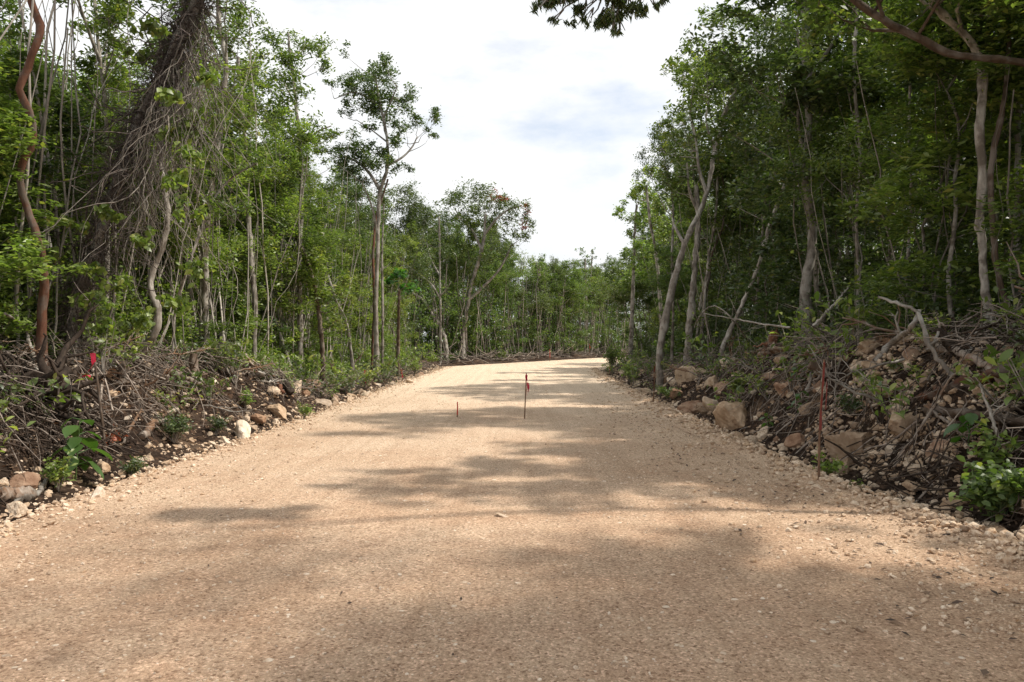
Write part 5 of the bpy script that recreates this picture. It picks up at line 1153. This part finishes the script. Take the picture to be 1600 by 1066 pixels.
# ------------------------------------------------------------------ survey stakes and tape
M['tape'] = plain_mat('tape', (.55, .02, .06), .4, .35, .25)
M['faded_tape'] = plain_mat('faded_tape', (.20, .03, .022), .5, .3, .3)
M['red_paint'] = plain_mat('red_paint', (.55, .05, .02), .6, 0, .1)
M['stakewood'] = bark_mat('stakewood', (.10, .055, .035), (.26, .16, .10), scale=10)
def ribbon(pts, w, seed=0):
    rng = np.random.default_rng(seed); k = 14; L = resample(pts, k); a_ = rng.uniform(0, 1) + np.cumsum(rng.normal(.15, .25, k)); sd = np.stack([np.cos(a_), np.sin(a_) * .8, a_ * 0], -1) * w / 2
    V = np.concatenate([L - sd, L + sd]); i = np.arange(k - 1); V2 = V + np.array([.0006, .0012, 0])
    F1 = np.stack([i, i + 1, i + 1 + k, i + k], -1)
    return [(V, F1)]
def stake(label, base, top, d, r, tapes=(), painted=None, mat='stakewood', knot=False, name='survey_stake', group=None, tmat='tape'):
    b = P(*base, d); g = max(gh(b[0], b[1]), road_h(b[0], b[1]) if xl(b[1]) < b[0] < xr(b[1]) else -9); b[2] = g - .03
    t_ = P(*top, d); root = empty(name, (b[0], b[1], g), label, 'stake', group); k = 10; rng = np.random.default_rng(int(base[0]))
    L = resample(np.array([b, (b + t_) / 2 + rng.normal(0, .006, 3), t_]), k); R = np.linspace(r, r * .8, k) / F * d
    local_obj('stick', tubes(L[None], R[None], 7), M[mat], root.location, root)
    if painted:
        j = int(painted * (k - 1)); local_obj('painted_tip', tubes(L[None, j:], R[None, j:] * 1.12, 7), M['red_paint'], root.location, root)
    for i, (pts, w) in enumerate(tapes):
        local_obj('ribbon', ribbon(np.array([P(a_, b_, d - .03 - .01 * i) for a_, b_ in pts]), w / F * d, i + int(base[0])), M[tmat], root.location, root)
    if knot:
        K = t_ + np.array([0, 0, -knot / F * d]); V = ICO2[0] * np.array([1, 1, 1.5]) * 2.0 / F * d + K
        local_obj('knot', [(V, ICO2[1])], M[tmat], root.location, root)
    return root
dd = 1.6 * F / (655 - 533)
stake('thin brown stake with a pink ribbon standing in the middle of the road', (819.5, 655), (822.5, 583), dd, 1.0, [([(822, 590), (825, 600), (826, 614)], 3.6), ([(822, 589), (823, 604), (823.5, 619)], 1.6)], knot=5)
stake('short red peg in the road left of the ribboned stake', (714.4, 653), (714.8, 628), 1.6 * F / 119.5, 1.0, painted=.25)
stake('tall stake with red tape at the foot of the right bank', (1279, 757), (1288, 562), 8.3, 2.0, [([(1288, 567), (1286, 600), (1283, 640), (1282, 672)], 4), ([(1290, 570), (1292, 600), (1290, 640)], 1.6)], knot=6, tmat='faded_tape')
stake('thin stick with faded red tape on the right verge before the leaning grey trunk', (1020, 628), (1024, 568), 18.6, .9, [([(1023, 572), (1021, 590), (1022, 600)], 1.5)], tmat='faded_tape')
stake('small red stick beside the dense dark bush on the right verge', (953, 578), (953, 562), 37, .8, painted=.2)
stake('stick with wide red tape in the weeds left of the tallest tree', (570, 605), (571, 578), 25.5, .9, [([(571, 579), (570, 590), (571, 600)], 4.5)])
stake('small red-topped stick leaning right of the big-leaved sapling', (630, 594), (626, 577), 29.5, .8, [([(627, 578), (629, 590)], 3)])
stake('pale slanting stick with a crumpled red ribbon in the left brush', (167, 640), (146, 549), 8.9, 2.2, [([(145, 552), (146, 566), (140, 578), (130, 589)], 8), ([(130, 588), (138, 586), (141, 590)], 6)], mat='bark_brown', knot=4)
stake('far red-taped stick in front of the pale far trunk', (921, 558), (921, 537), 70, .5, [([(921, 538), (922, 544)], 1.8)])
stake('tiny far red stick left of the pale far trunk', (859, 560), (859, 546), 58, .4, painted=.4)
# red band of tape tied round the pale far trunk
# faint sprayed line between the two pegs in the road
xs = np.linspace(-.62, .32, 26); Vp, Fp = [], []
rng = np.random.default_rng(9)
for i in range(25):
    if rng.random() < .25: continue
    x0, x1 = xs[i], xs[i + 1]; w_ = rng.uniform(.006, .014); y_ = dd - .02 + rng.normal(0, .004); n0 = len(Vp) * 4
    z_ = road_h(np.array([x0, x1]), np.array([y_, y_])) + .006
    Vp.append([(x0, y_ - w_, z_[0]), (x1, y_ - w_, z_[1]), (x1, y_ + w_, z_[1]), (x0, y_ + w_, z_[0])]); Fp.append([n0, n0 + 1, n0 + 2, n0 + 3])
tag(mk('paint_line', [(np.array(Vp).reshape(-1, 3), np.array(Fp))], plain_mat('spray_paint', (.62, .33, .24), .9)), 'faint pink sprayed line across the road at the ribboned stake', 'paint mark')
